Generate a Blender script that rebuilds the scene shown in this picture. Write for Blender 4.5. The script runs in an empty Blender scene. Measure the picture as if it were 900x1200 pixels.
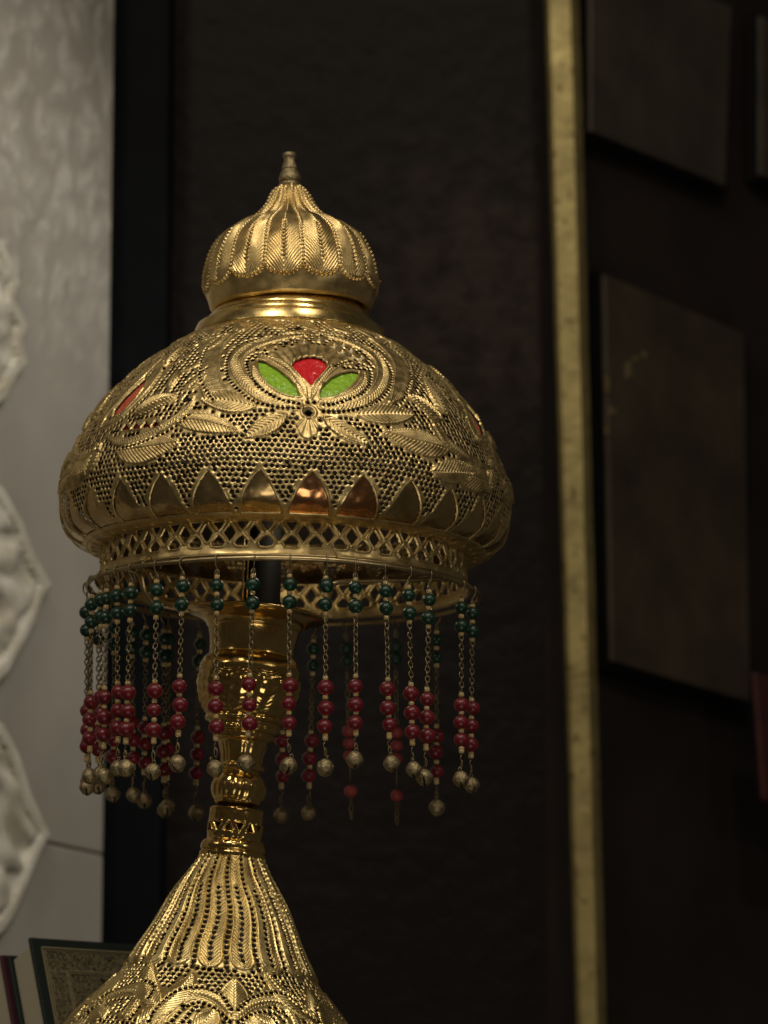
import bpy, math, random
import numpy as np
from mathutils import Vector, Matrix, Euler

R = math.radians
random.seed(5)
rng = np.random.default_rng(5)
scene = bpy.context.scene
COL = scene.collection

# ------------------------------------------------------------------ camera
U = 0.00075                    # metres per photo pixel at the lamp
FPX = 4600.0                   # focal length in photo pixels
PITCH = R(10.8)
DIST = U * FPX
CAMZ = 1.30
cam_pos = np.array([0.0, -DIST * math.cos(PITCH), CAMZ])
FW = np.array([0.0, math.cos(PITCH), math.sin(PITCH)])
UP = np.array([0.0, -math.sin(PITCH), math.cos(PITCH)])
RT = np.array([1.0, 0.0, 0.0])
cam_data = bpy.data.cameras.new('camera')
cam = bpy.data.objects.new('camera', cam_data)
COL.objects.link(cam)
cam.location = cam_pos
cam.rotation_euler = (math.pi / 2 + PITCH, 0, 0)
cam_data.sensor_fit = 'VERTICAL'
cam_data.sensor_height = 36.0
cam_data.sensor_width = 27.0
cam_data.lens = 36.0 * FPX / 1200.0
cam_data.clip_start = 0.05
cam_data.clip_end = 60.0
cam_data.dof.use_dof = True
cam_data.dof.focus_distance = DIST - 0.17
cam_data.dof.aperture_fstop = 6.6
scene.camera = cam

# ------------------------------------------------------------------ light
world = bpy.data.worlds.new('World')
scene.world = world
world.use_nodes = True
wb = world.node_tree.nodes['Background']
wb.inputs[0].default_value = (1.0, 0.86, 0.68, 1)
wb.inputs[1].default_value = 0.030


def area_light(name, loc, target, size, power, color=(1, .89, .72), size_y=None):
    d = bpy.data.lights.new(name, 'AREA')
    d.size = size
    if size_y:
        d.shape = 'RECTANGLE'
        d.size_y = size_y
    d.energy = power
    d.color = color
    o = bpy.data.objects.new(name, d)
    COL.objects.link(o)
    o.location = loc
    o.rotation_euler = (Vector(target) - Vector(loc)).to_track_quat('-Z', 'Y').to_euler()
    return o


LZ = CAMZ + DIST * math.sin(PITCH)       # height of picture centre at the lamp
area_light('ceiling_lamp', (-0.9, -2.0, LZ + 2.3), (-0.1, 0, LZ), 0.50, 24)
area_light('ceiling_lamp', (0.75, -1.7, LZ + 2.5), (-0.1, 0, LZ), 0.32, 21)
area_light('ceiling_lamp', (-0.2, -3.4, LZ + 2.2), (-0.1, 0, LZ), 0.30, 9)
area_light('ceiling_lamp', (-2.6, -1.6, LZ + 1.4), (-0.1, 0, LZ), 0.30, 5)
area_light('ceiling_lamp', (2.8, -2.4, LZ + 1.2), (-0.1, 0, LZ), 0.40, 8)
area_light('low_front_fill', (0.1, -1.9, LZ - 1.6), (-0.1, 0, LZ), 0.9, 6.5)  # unseen fill added low in front to brighten the inside of the shade

sl_ = bpy.data.lights.new('wall_downlight', 'SPOT')
sl_.energy = 50
sl_.color = (1, .95, .86)
sl_.spot_size = R(38)
sl_.spot_blend = .8
sl_.shadow_soft_size = .05
so_ = bpy.data.objects.new('wall_downlight', sl_)
COL.objects.link(so_)
so_.location = (.75, .05, LZ + 1.5)
so_.rotation_euler = (Vector((-.50, 1.0, LZ + .10)) - so_.location).to_track_quat('-Z', 'Y').to_euler()
scene.view_settings.view_transform = 'Standard'
scene.view_settings.look = 'None'
scene.view_settings.exposure = 0.0
scene.view_settings.gamma = 1.0
scene.render.engine = 'CYCLES'
scene.cycles.use_denoising = True
scene.cycles.max_bounces = 8


# ------------------------------------------------------------------ placing
def at(px, py, Y):
    """point seen at photo pixel (px, py) on the vertical plane y = Y"""
    d = FW + RT * (px - 450) / FPX + UP * (600 - py) / FPX
    return cam_pos + d * ((Y - cam_pos[1]) / d[1])


def on_plane(px, py, P0, n):
    d = FW + RT * (px - 450) / FPX + UP * (600 - py) / FPX
    return cam_pos + d * (np.dot(np.array(P0) - cam_pos, n) / np.dot(d, n))


# ------------------------------------------------------------------ materials
def mat(name, color=(.5, .5, .5), rough=.5, metal=0.0, spec=.5, trans=0.0, ior=1.45):
    m = bpy.data.materials.new(name)
    m.use_nodes = True
    b = m.node_tree.nodes['Principled BSDF']
    b.inputs['Base Color'].default_value = (*color, 1)
    b.inputs['Roughness'].default_value = rough
    b.inputs['Metallic'].default_value = metal
    b.inputs['Specular IOR Level'].default_value = spec
    b.inputs['Transmission Weight'].default_value = trans
    b.inputs['IOR'].default_value = ior
    return m, m.node_tree, b


def noise(nt, scale, detail=4, rough=.55, coord='Object', dim=None):
    t = nt.nodes.new('ShaderNodeTexCoord')
    n = nt.nodes.new('ShaderNodeTexNoise')
    n.inputs['Scale'].default_value = scale
    n.inputs['Detail'].default_value = detail
    n.inputs['Roughness'].default_value = rough
    if dim is not None:
        mp = nt.nodes.new('ShaderNodeMapping')
        mp.inputs['Scale'].default_value = dim
        nt.links.new(t.outputs[coord], mp.inputs[0])
        nt.links.new(mp.outputs[0], n.inputs['Vector'])
    else:
        nt.links.new(t.outputs[coord], n.inputs['Vector'])
    return n


def ramp(nt, src, stops):
    r = nt.nodes.new('ShaderNodeValToRGB')
    el = r.color_ramp.elements
    while len(el) < len(stops):
        el.new(.5)
    for e, (p, c) in zip(el, stops):
        e.position = p
        e.color = (*c, 1) if len(c) == 3 else c
    nt.links.new(src, r.inputs[0])
    return r


def maprange(nt, src, a, b, c, d):
    m = nt.nodes.new('ShaderNodeMapRange')
    for i, v in zip((1, 2, 3, 4), (a, b, c, d)):
        m.inputs[i].default_value = v
    nt.links.new(src, m.inputs[0])
    return m.outputs[0]


def bump(nt, b, src, strength, dist):
    bn = nt.nodes.new('ShaderNodeBump')
    bn.inputs['Strength'].default_value = strength
    bn.inputs['Distance'].default_value = dist
    nt.links.new(src, bn.inputs['Height'])
    nt.links.new(bn.outputs[0], b.inputs['Normal'])


def brass(name, light, dark, r0, r1, scale=40, bstr=.25, bscale=260, bdist=.0006):
    m, nt, b = mat(name, light, .3, 1.0)
    n = noise(nt, scale, 6, .65)
    cr = ramp(nt, n.outputs[0], [(.32, dark), (.55, light), (.8, tuple(min(1, c * 1.1) for c in light))])
    nt.links.new(cr.outputs[0], b.inputs['Base Color'])
    n2 = noise(nt, scale * 2.3, 4)
    nt.links.new(maprange(nt, n2.outputs[0], .3, .7, r0, r1), b.inputs['Roughness'])
    n3 = noise(nt, bscale, 3)
    bump(nt, b, n3.outputs[0], bstr, bdist)
    return m


M = {}
M['brass'] = brass('aged_brass', (.75, .575, .27), (.44, .32, .135), .33, .54, 55)
M['brass_base'] = brass('bright_brass', (.87, .685, .31), (.60, .44, .17), .27, .42)
M['brass_cap'] = brass('cap_brass', (.82, .615, .28), (.60, .43, .17), .30, .46)
M['brass_smooth'] = brass('polished_brass', (.80, .60, .25), (.60, .43, .16), .18, .32, 30, .25, 90)
M['brass_cast'] = brass('cast_brass', (.78, .55, .20), (.54, .35, .11), .12, .22, 30, .35, 90, .0012)
M['brass_wire'] = brass('wire_brass', (.52, .41, .22), (.34, .26, .13), .3, .45)
M['chain'] = brass('chain_metal', (.23, .18, .10), (.13, .10, .06), .36, .55)
M['bell'] = brass('bell_metal', (.36, .29, .17), (.19, .15, .085), .44, .62, 160, .8, 380, .0016)
M['plate'] = brass('arch_sheet', (.72, .52, .24), (.50, .34, .14), .20, .34, 26, 1.0, 20, .006)
M['plate_copper'] = brass('copper_sheet', (.76, .37, .16), (.56, .26, .10), .16, .28, 26, 1.0, 20, .006)
for k_ in ('plate', 'plate_copper'):
    nt_ = M[k_].node_tree
    geo = nt_.nodes.new('ShaderNodeNewGeometry')
    for n_ in nt_.nodes:
        if n_.type == 'TEX_NOISE':
            nt_.links.new(geo.outputs['Position'], n_.inputs['Vector'])
M['hole_shadow'], _, _ = mat('hole_shadow_dark', (.045, .034, .022), .7)  # dark colour of sheets added behind the piercing so the holes look unlit


def glassy(name, col, dark, rough, scale, spec=.5):
    m, nt, b = mat(name, col, rough, 0, spec)
    n = noise(nt, scale, 4)
    cr = ramp(nt, n.outputs[0], [(.35, dark), (.65, col)])
    nt.links.new(cr.outputs[0], b.inputs['Base Color'])
    n2 = noise(nt, 110, 3)
    bump(nt, b, n2.outputs[0], .8, .004)
    return m


M['pane_red'] = glassy('red_pane', (.90, .035, .045), (.62, .018, .028), .22, 420)
M['pane_rose'] = glassy('rose_pane', (.66, .14, .08), (.50, .09, .05), .3, 420)
M['pane_green'] = glassy('green_pane', (.40, .66, .06), (.24, .50, .03), .22, 420)
M['pane_dark'] = glassy('dark_red_pane', (.20, .01, .01), (.12, .01, .01), .3, 200)
M['glint_white'] = glassy('painted_glint', (.92, .88, .78), (.84, .78, .66), .15, 200)  # white stands in for light glinting through the small openings


def bead_mat(name, col, edge, transm, rough=.12):
    m, nt, b = mat(name, col, rough, 0, .6, transm, 1.48)
    lw = nt.nodes.new('ShaderNodeLayerWeight')
    lw.inputs[0].default_value = .35
    cr = ramp(nt, lw.outputs['Facing'], [(.30, col), (.9, edge)])  # rim haze put into the bead colour by viewing angle
    nt.links.new(cr.outputs[0], b.inputs['Base Color'])
    n = noise(nt, 300, 3)
    bump(nt, b, n.outputs[0], .25, .0006)
    return m


M['bead_green'] = bead_mat('green_glass', (.004, .048, .024), (.022, .060, .036), .5, .36)
M['bead_red'] = bead_mat('red_glass', (.27, .010, .027), (.22, .065, .058), .6, .36)
M['bead_dull_green'], _, _ = mat('dull_green_stone', (.012, .035, .026), .5)
M['bead_pink'], _, _ = mat('pink_stone', (.28, .045, .045), .5)
M['spacer'] = bead_mat('amber_glass', (.75, .55, .25), (.8, .65, .4), .5)
M['black_metal'], _, _ = mat('black_metal', (.006, .006, .006), .6, 0, .15)
M['socket'], _, _ = mat('black_bakelite', (.006, .006, .006), .7, 0, .1)


# ------------------------------------------------------------------ mesh making
def link(name, me, m=None, parent=None, loc=None, kind=None, smooth=True):
    o = bpy.data.objects.new(name, me)
    COL.objects.link(o)
    if m is not None and len(me.materials) == 0:
        me.materials.append(m)
    if parent is not None:
        o.parent = parent
    if loc is not None:
        o.location = loc
    if kind:
        o['kind'] = kind
    return o


def mesh_np(name, V, F, smooth=True):
    """V (n,3) array, F (m,k) index array (k = 3 or 4)"""
    me = bpy.data.meshes.new(name)
    V = np.asarray(V, dtype=np.float32)
    F = np.asarray(F, dtype=np.int32)
    k = F.shape[1]
    me.vertices.add(len(V))
    me.vertices.foreach_set('co', V.ravel())
    me.loops.add(F.size)
    me.loops.foreach_set('vertex_index', F.ravel())
    me.polygons.add(len(F))
    me.polygons.foreach_set('loop_start', np.arange(0, F.size, k, dtype=np.int32))
    me.polygons.foreach_set('use_smooth', np.full(len(F), smooth, dtype=bool))
    me.update(calc_edges=True)
    me.validate()
    return me


class MB:
    """collects simple shapes into one mesh"""
    def __init__(self):
        self.v, self.f, self.sm = [], [], []

    def add(self, V, F, smooth=True):
        o = len(self.v)
        self.v += [tuple(map(float, p)) for p in V]
        self.f += [tuple(i + o for i in f) for f in F]
        self.sm += [smooth] * len(F)

    def box(self, c, s, rot=None):
        c = Vector(c)
        V = []
        for x in (-.5, .5):
            for y in (-.5, .5):
                for z in (-.5, .5):
                    p = Vector((x * s[0], y * s[1], z * s[2]))
                    if rot:
                        p = rot @ p
                    V.append(c + p)
        self.add(V, [(0, 1, 3, 2), (4, 6, 7, 5), (0, 4, 5, 1), (2, 3, 7, 6), (0, 2, 6, 4), (1, 5, 7, 3)], False)

    def tube(self, pts, rad, n=8, closed=False, caps=True):
        pts = [Vector(p) for p in pts]
        N = len(pts)
        rads = rad if isinstance(rad, (list, tuple)) else [rad] * N
        up = None
        V = []
        for i, p in enumerate(pts):
            a = pts[(i - 1) % N] if (closed or i > 0) else p
            b = pts[(i + 1) % N] if (closed or i < N - 1) else p
            t = (b - a).normalized()
            if up is None:
                up = Vector((0, 0, 1)) if abs(t.z) < .9 else Vector((1, 0, 0))
            x = t.cross(up).normalized()
            y = x.cross(t).normalized()
            up = y
            for k in range(n):
                w = 2 * math.pi * k / n
                V.append(p + (x * math.cos(w) + y * math.sin(w)) * rads[i])
        F = []
        for i in range(N if closed else N - 1):
            for k in range(n):
                a, b = i * n + k, i * n + (k + 1) % n
                c, d = ((i + 1) % N) * n + (k + 1) % n, ((i + 1) % N) * n + k
                F.append((a, b, c, d))
        if not closed and caps:
            F.append(tuple(range(n - 1, -1, -1)))
            F.append(tuple(range((N - 1) * n, N * n)))
        self.add(V, F)

    def lathe(self, prof, n=32, center=(0, 0, 0), fn=None):
        c = Vector(center)
        V, F = [], []
        for j, (r, z) in enumerate(prof):
            for k in range(n):
                w = 2 * math.pi * k / n
                rr = r + (fn(w, j / (len(prof) - 1)) if fn else 0)
                V.append(c + Vector((rr * math.sin(w), -rr * math.cos(w), z)))
        for j in range(len(prof) - 1):
            for k in range(n):
                F.append((j * n + k, j * n + (k + 1) % n, (j + 1) * n + (k + 1) % n, (j + 1) * n + k))
        self.add(V, F)

    def sphere(self, c, r, n=12, m=8, sz=1.0):
        prof = [(max(1e-5, r * math.sin(math.pi * i / m)), -r * sz * math.cos(math.pi * i / m)) for i in range(m + 1)]
        self.lathe(prof, n, c)

    def mesh(self, name):
        me = bpy.data.meshes.new(name)
        me.from_pydata(self.v, [], self.f)
        me.polygons.foreach_set('use_smooth', self.sm)
        me.update()
        return me


def smoothstep(a, b, x):
    t = np.clip((x - a) / (b - a), 0, 1)
    return t * t * (3 - 2 * t)


def catmull(P, sub=8):
    P = np.asarray(P, float)
    Q = np.vstack([2 * P[0] - P[1], P, 2 * P[-1] - P[-2]])
    out = []
    for i in range(1, len(Q) - 2):
        p0, p1, p2, p3 = Q[i - 1:i + 3]
        for t in np.linspace(0, 1, sub, endpoint=False):
            out.append(.5 * ((2 * p1) + (-p0 + p2) * t + (2 * p0 - 5 * p1 + 4 * p2 - p3) * t * t
                             + (-p0 + 3 * p1 - 3 * p2 + p3) * t ** 3))
    out.append(P[-1])
    return np.array(out)


# ------------------------------------------------------------------ chased, pierced sheet metal
class Surf:
    """surface of revolution in photo-pixel units, chased by a height field and pierced by real holes.
    theta = 0 faces the camera; s = arc length from the first profile point."""

    def __init__(self, prof, ds, ox, oy, tilt, elev, front=100, back_ds=2.2):
        P = catmull(prof, 24)
        L = np.concatenate([[0], np.cumsum(np.hypot(*np.diff(P, axis=0).T))])
        self.L = L[-1]
        ns = int(self.L / ds) + 1
        self.s = np.linspace(0, self.L, ns)
        self.r = np.interp(self.s, L, P[:, 0])
        self.z = np.interp(self.s, L, P[:, 1])
        dr, dz = np.gradient(self.r, self.s), np.gradient(self.z, self.s)
        k = np.hypot(dr, dz)
        self.nr, self.nz = -dz / k, dr / k        # outward when s runs downward
        rm = self.r.max()
        f = R(front)
        nf = int(2 * f * rm / ds)
        nb = int((2 * math.pi - 2 * f) * rm / back_ds)
        tf = np.linspace(-f, f, nf)
        tb = np.linspace(f, 2 * math.pi - f, nb)[1:-1]
        t = np.concatenate([tf, tb])
        t = np.where(t > math.pi, t - 2 * math.pi, t)
        self.t = np.sort(t)
        self.nt, self.ns = len(self.t), ns
        self.ds = ds
        sh = (ns, self.nt)
        self.H = np.zeros(sh)
        self.SOL = np.zeros(sh, bool)
        self.D = np.full(sh, 99.0)
        self.dt = np.zeros(sh)
        self.dsn = np.zeros(sh)
        self.pri = []
        self.ox, self.oy, self.tilt, self.se, self.ce = ox, oy, tilt, math.sin(elev), math.cos(elev)

    def trace(self, px, py):
        dx, dy = px - self.ox, -(py - self.oy)
        c, s_ = math.cos(self.tilt), math.sin(self.tilt)
        x, y = dx * c - dy * s_, dx * s_ + dy * c
        q = np.clip(x / np.maximum(self.r, 1), -1, 1)
        yy = self.z * self.ce + self.r * np.sqrt(1 - q * q) * self.se
        err = np.abs(yy - y) + np.where(np.abs(x) >= self.r, 40 + np.abs(x) - self.r, 0)
        i = int(np.argmin(err))
        return (float(math.asin(q[i])), float(self.s[i]))

    def tr(self, pts):
        return [self.trace(*p) for p in pts]

    def window(self, t0, t1, s0, s1):
        j0, j1 = np.searchsorted(self.t, [t0, t1])
        i0, i1 = np.searchsorted(self.s, [s0, s1])
        return i0, i1, j0, j1

    def reps(self, pts, n):
        pts = np.asarray(pts, float)
        out = []
        for k in range(n):
            q = pts.copy()
            q[:, 0] += 2 * math.pi * k / n
            c = q[:, 0].mean()
            sh = -2 * math.pi * round(c / (2 * math.pi))
            q[:, 0] += sh
            out.append(q)
            if q[:, 0].max() > math.pi - .35:
                q2 = q.copy(); q2[:, 0] -= 2 * math.pi; out.append(q2)
            elif q[:, 0].min() < -math.pi + .35:
                q2 = q.copy(); q2[:, 0] += 2 * math.pi; out.append(q2)
        return out

    def field(self, pts, maxd):
        """distance, arc length and side from a polyline, in a window"""
        pts = np.asarray(pts, float)
        rmin = max(6, np.interp(pts[:, 1].min(), self.s, self.r))
        mt = maxd / rmin * 1.3
        w = self.window(pts[:, 0].min() - mt, pts[:, 0].max() + mt, pts[:, 1].min() - maxd, pts[:, 1].max() + maxd)
        i0, i1, j0, j1 = w
        if i1 - i0 < 2 or j1 - j0 < 2:
            return None
        T, S = np.meshgrid(self.t[j0:j1], self.s[i0:i1])
        rg = self.r[i0:i1][:, None]
        D = np.full(T.shape, 1e3); A = np.zeros(T.shape); SD = np.zeros(T.shape)
        acc = 0
        for a, b in zip(pts[:-1], pts[1:]):
            tm = (a[0] + b[0]) / 2
            ra = np.interp((a[1] + b[1]) / 2, self.s, self.r)
            ln = math.hypot((b[0] - a[0]) * ra, b[1] - a[1])
            ax, bx = (a[0] - tm) * rg, (b[0] - tm) * rg
            X = (T - tm) * rg
            ux, uy = bx - ax, b[1] - a[1]
            l2 = ux * ux + uy * uy + 1e-9
            k = np.clip(((X - ax) * ux + (S - a[1]) * uy) / l2, 0, 1)
            ex, ey = X - (ax + k * ux), S - (a[1] + k * uy)
            d = np.hypot(ex, ey)
            m = d < D
            D = np.where(m, d, D)
            A = np.where(m, acc + k * ln, A)
            SD = np.where(m, np.sign(ux * ey - uy * ex) * d, SD)
            acc += ln
        return w, D, A, SD, acc

    def band(self, pts, hw, n=1, lift=1.0, hatch=4.2, amp=.5, slant=1.0, edge=1.1, taper=0, center=0.0, sub=6, puff=0.0):
        P = catmull(pts, sub) if sub else np.asarray(pts)
        for q in self.reps(P, n):
            f = self.field(q, hw + 3)
            if f is None:
                continue
            (i0, i1, j0, j1), D, A, SD, L = f
            u = A / L
            h = hw * np.ones_like(D)
            if taper == 1:
                h = hw * np.clip(np.minimum(u * 4, (1 - u) * 4), .12, 1) ** .6
            if taper == 2:                                   # leaf
                h = hw * np.clip(np.sin(np.pi * np.clip(u, 0, 1) ** .85), 0, 1) ** .75
            if taper == 3:                                   # one pointed end
                h = hw * np.clip((1 - u) * 1.6, .1, 1) ** .7
            ins = D < h
            v = lift + amp * np.sin(2 * np.pi * (A * 1.0 + D * slant) / hatch) * smoothstep(0, 1.6, h - D)
            v += edge * np.exp(-((h - D - 1.0) / .8) ** 2)
            if puff:
                v += puff * (1 - np.clip(D / np.maximum(h, .5), 0, 1) ** 2) * np.sin(np.pi * np.clip(u, 0, 1))
            if center:
                v -= center * np.exp(-(D / .9) ** 2)
            v *= smoothstep(-.2, 1.0, h - D)
            Hs = self.H[i0:i1, j0:j1]
            self.H[i0:i1, j0:j1] = np.where(ins, v, Hs)
            self.SOL[i0:i1, j0:j1] |= D < h + .6

    def leaf(self, a, b, w, bend=0.0, n=1, lift=1.5, hatch=5.0, amp=.75):
        a, b = np.array(a, float), np.array(b, float)
        rm = np.interp((a[1] + b[1]) / 2, self.s, self.r)
        d = b - a
        ln = math.hypot(d[0] * rm, d[1])
        nrm = np.array([-d[1] / rm, d[0] * rm]) / ln
        mid = (a + b) / 2 + nrm * bend
        self.band([a, mid, b], w / 2 * 1.36, n, lift, hatch, amp, -1.1, .8, 2, 1.0, 6, 1.5)

    def ridge(self, pts, n=1, h=1.2, w=1.0, sub=6, solid=True):
        P = catmull(pts, sub) if sub else np.asarray(pts)
        for q in self.reps(P, n):
            f = self.field(q, 4)
            if f is None:
                continue
            (i0, i1, j0, j1), D, A, SD, L = f
            self.H[i0:i1, j0:j1] += h * np.exp(-(D / w) ** 2)
            if solid:
                self.SOL[i0:i1, j0:j1] |= D < w + .3

    def dots(self, pts, n=1, sp=6.0, r=2.1, sub=8):
        P = catmull(pts, sub) if sub else np.asarray(pts, float)
        rm = np.interp(P[:, 1], self.s, self.r)
        L = np.concatenate([[0], np.cumsum(np.hypot(np.diff(P[:, 0]) * (rm[1:] + rm[:-1]) / 2, np.diff(P[:, 1])))])
        k = max(2, int(L[-1] / sp))
        g = (np.arange(k) + .5) / k * L[-1]
        T, S = np.interp(g, L, P[:, 0]), np.interp(g, L, P[:, 1])
        for a in range(n):
            for t, s in zip(T, S):
                tt = (t + 2 * math.pi * a / n + math.pi) % (2 * math.pi) - math.pi
                self.pri.append((tt, s, r * random.uniform(.9, 1.08)))

    def opening(self, poly, n=1, rim=1.2, smooth=0):
        """cut a polygonal opening; returns the traced outline (first copy)"""
        P = np.asarray(poly, float)
        if smooth:
            Pc = catmull(np.vstack([P, P[:1]]), smooth)[:-1]
        else:
            Pc = P
        for q in self.reps(Pc, n):
            qc = np.vstack([q, q[:1]])
            f = self.field(qc, 4)
            if f is None:
                continue
            (i0, i1, j0, j1), D, A, SD, L = f
            T, S = np.meshgrid(self.t[j0:j1], self.s[i0:i1])
            ins = np.zeros(T.shape, bool)
            for a, b in zip(qc[:-1], qc[1:]):
                c = ((a[1] > S) != (b[1] > S)) & (T < (b[0] - a[0]) * (S - a[1]) / (b[1] - a[1] + 1e-12) + a[0])
                ins ^= c
            d = np.where(ins, -D, D)
            sub = self.D[i0:i1, j0:j1]
            m = d < sub
            # snap direction: gradient of d
            gs = np.gradient(d, self.ds, axis=0)
            dtv = np.gradient(self.t[j0:j1])
            gt = np.gradient(d, axis=1) / (dtv[None, :] * self.r[i0:i1][:, None])
            near = m & (np.abs(d) < .55 * self.ds)
            self.dsn[i0:i1, j0:j1] = np.where(near, -d * gs, self.dsn[i0:i1, j0:j1])
            self.dt[i0:i1, j0:j1] = np.where(near, -d * gt / self.r[i0:i1][:, None], self.dt[i0:i1, j0:j1])
            d = np.where(near, 0, d)
            self.D[i0:i1, j0:j1] = np.where(m, d, sub)
            self.H[i0:i1, j0:j1] += rim * np.exp(-((d - 1.5) / 1.0) ** 2)
            self.SOL[i0:i1, j0:j1] |= d < 3.0
        return Pc

    def bump_at(self, t, s, r, h):
        i0, i1, j0, j1 = self.window(t - r / max(5, np.interp(s, self.s, self.r)), t + r / max(5, np.interp(s, self.s, self.r)), s - r, s + r)
        if i1 <= i0 or j1 <= j0:
            return
        T, S = np.meshgrid(self.t[j0:j1], self.s[i0:i1])
        d = np.hypot((T - t) * self.r[i0:i1][:, None], S - s) / r
        self.H[i0:i1, j0:j1] += h * np.sqrt(np.clip(1 - d * d, 0, 1))

    def net(self, s0, s1, px, py, r, jit=.35, wob=0.0):
        """rows of small holes wherever the sheet is not chased solid"""
        holes = []
        s, row = s0, 0
        while s < s1:
            rr = np.interp(s, self.s, self.r)
            n = int(2 * math.pi * rr / px)
            for k in range(n):
                t = (2 * math.pi * (k + .5 * (row % 2)) / n + .12 + math.pi) % (2 * math.pi) - math.pi
                ss = s + wob * math.sin(t * 9 + s * .05) + random.gauss(0, jit * .6)
                t += random.gauss(0, jit) / rr
                holes.append((t, ss, r * random.uniform(.9, 1.1)))
            s += py
            row += 1
        return holes

    def pierce(self, holes, depth=1.3):
        # cull net holes on solid ground or beside dotted lines
        H = np.array(holes) if len(holes) else np.zeros((0, 3))
        if len(H):
            ok = np.ones(len(H), bool)
            for dx, dy in ((0, 0), (1, 0), (-1, 0), (0, 1), (0, -1)):
                rr = np.interp(H[:, 1], self.s, self.r)
                j = np.clip(np.searchsorted(self.t, H[:, 0] + dx * 2.0 / rr), 0, self.nt - 1)
                i = np.clip(np.searchsorted(self.s, H[:, 1] + dy * 2.0), 0, self.ns - 1)
                ok &= ~self.SOL[i, j]
            H = H[ok]
            if len(self.pri):
                Pq = np.array(self.pri)
                keep = np.ones(len(H), bool)
                rr = np.interp(H[:, 1], self.s, self.r)
                for c in range(0, len(H), 2000):
                    h = H[c:c + 2000]
                    d = np.hypot((h[:, None, 0] - Pq[None, :, 0]) * rr[c:c + 2000][:, None], h[:, None, 1] - Pq[None, :, 1])
                    keep[c:c + 2000] = d.min(axis=1) > 5.0
                H = H[keep]
        allh = list(map(tuple, H)) + self.pri
        for t, s, r in allh:
            m = r + 1.6
            rr = max(5, np.interp(s, self.s, self.r))
            i0, i1, j0, j1 = self.window(t - m / rr * 1.1, t + m / rr * 1.1, s - m, s + m)
            if i1 - i0 < 1 or j1 - j0 < 1:
                continue
            X = (self.t[j0:j1][None, :] - t) * self.r[i0:i1][:, None]
            Y = (self.s[i0:i1] - s)[:, None] + 0 * X
            rho = np.hypot(X, Y) + 1e-6
            d = rho - r
            near = np.abs(d) < .55 * self.ds
            k = r / rho - 1
            sub = self.D[i0:i1, j0:j1]
            mm = d < sub
            w = near & mm
            self.dt[i0:i1, j0:j1] = np.where(w, X * k / self.r[i0:i1][:, None], self.dt[i0:i1, j0:j1])
            self.dsn[i0:i1, j0:j1] = np.where(w, Y * k, self.dsn[i0:i1, j0:j1])
            d = np.where(near, 0, d)
            self.D[i0:i1, j0:j1] = np.where(mm, d, sub)
        self.H -= depth * (1 - smoothstep(0, 1.4, self.D))
        return len(allh)

    def pos(self, t, s, h=0.0):
        r = np.interp(s, self.s, self.r) + np.interp(s, self.s, self.nr) * h
        z = np.interp(s, self.s, self.z) + np.interp(s, self.s, self.nz) * h
        return np.stack([r * np.sin(t), -r * np.cos(t), z + 0 * t], -1) * U

    def mesh(self, name, extra=None):
        T, S = np.meshgrid(self.t, self.s)
        T = T + self.dt
        S = S + self.dsn
        Hh = self.H + (extra(T, S) if extra else 0)
        V = self.pos(T.ravel(), S.ravel(), Hh.ravel())
        idx = np.arange(self.ns * self.nt).reshape(self.ns, self.nt)
        nx = np.roll(idx, -1, axis=1)
        F = np.stack([idx[:-1], idx[1:], nx[1:], nx[:-1]], -1).reshape(-1, 4)
        d = self.D.ravel()[F]
        kill = (d.max(axis=1) <= 0.0)
        F = F[~kill]
        used = np.zeros(len(V), bool)
        used[F.ravel()] = True
        remap = np.cumsum(used) - 1
        return mesh_np(name, V[used], remap[F])

    def patch(self, poly, offset, grow=2.5, rings=4, name='pane'):
        """curved pane just behind an opening"""
        P = np.asarray(poly, float)
        c = P.mean(axis=0)
        rm = np.interp(P[:, 1].mean(), self.s, self.r)
        rad = np.hypot((P[:, 0] - c[0]) * rm, P[:, 1] - c[1])
        Q = c + (P - c) * ((rad + grow) / np.maximum(rad, 1))[:, None]
        V = [self.pos(np.array(c[0]), c[1], offset)]
        n = len(Q)
        for k in range(1, rings + 1):
            q = c + (Q - c) * k / rings
            V += list(self.pos(q[:, 0], q[:, 1], offset))
        F3 = [(0, 1 + i, 1 + (i + 1) % n, 1 + (i + 1) % n) for i in range(n)]
        me = bpy.data.meshes.new(name)
        F = [(0, 1 + (i + 1) % n, 1 + i) for i in range(n)]
        for k in range(rings - 1):
            a, b = 1 + k * n, 1 + (k + 1) * n
            F += [(a + i, a + (i + 1) % n, b + (i + 1) % n, b + i) for i in range(n)]
        me.from_pydata([tuple(v) for v in V], [], F)
        me.polygons.foreach_set('use_smooth', [True] * len(F))
        me.update()
        return me


# ================================================================== SETTING
def plank(name, P, n, th, m, parent=None, kind=None, bev=0.0):
    """prism: front outline P (list of world points), thickness th along -n (n points to the viewer)"""
    n = Vector(n).normalized()
    P = [Vector(p) for p in P]
    k = len(P)
    V = P + [p - n * th for p in P]
    F = [tuple(range(k)), tuple(range(2 * k - 1, k - 1, -1))]
    F += [(i, k + i, k + (i + 1) % k, (i + 1) % k) for i in range(k)]
    me = bpy.data.meshes.new(name)
    me.from_pydata([tuple(v) for v in V], [], F)
    me.update()
    o = link(name, me, m, parent, kind=kind)
    if bev:
        b = o.modifiers.new('bevel', 'BEVEL')
        b.width = bev
        b.segments = 3
    return o


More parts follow.
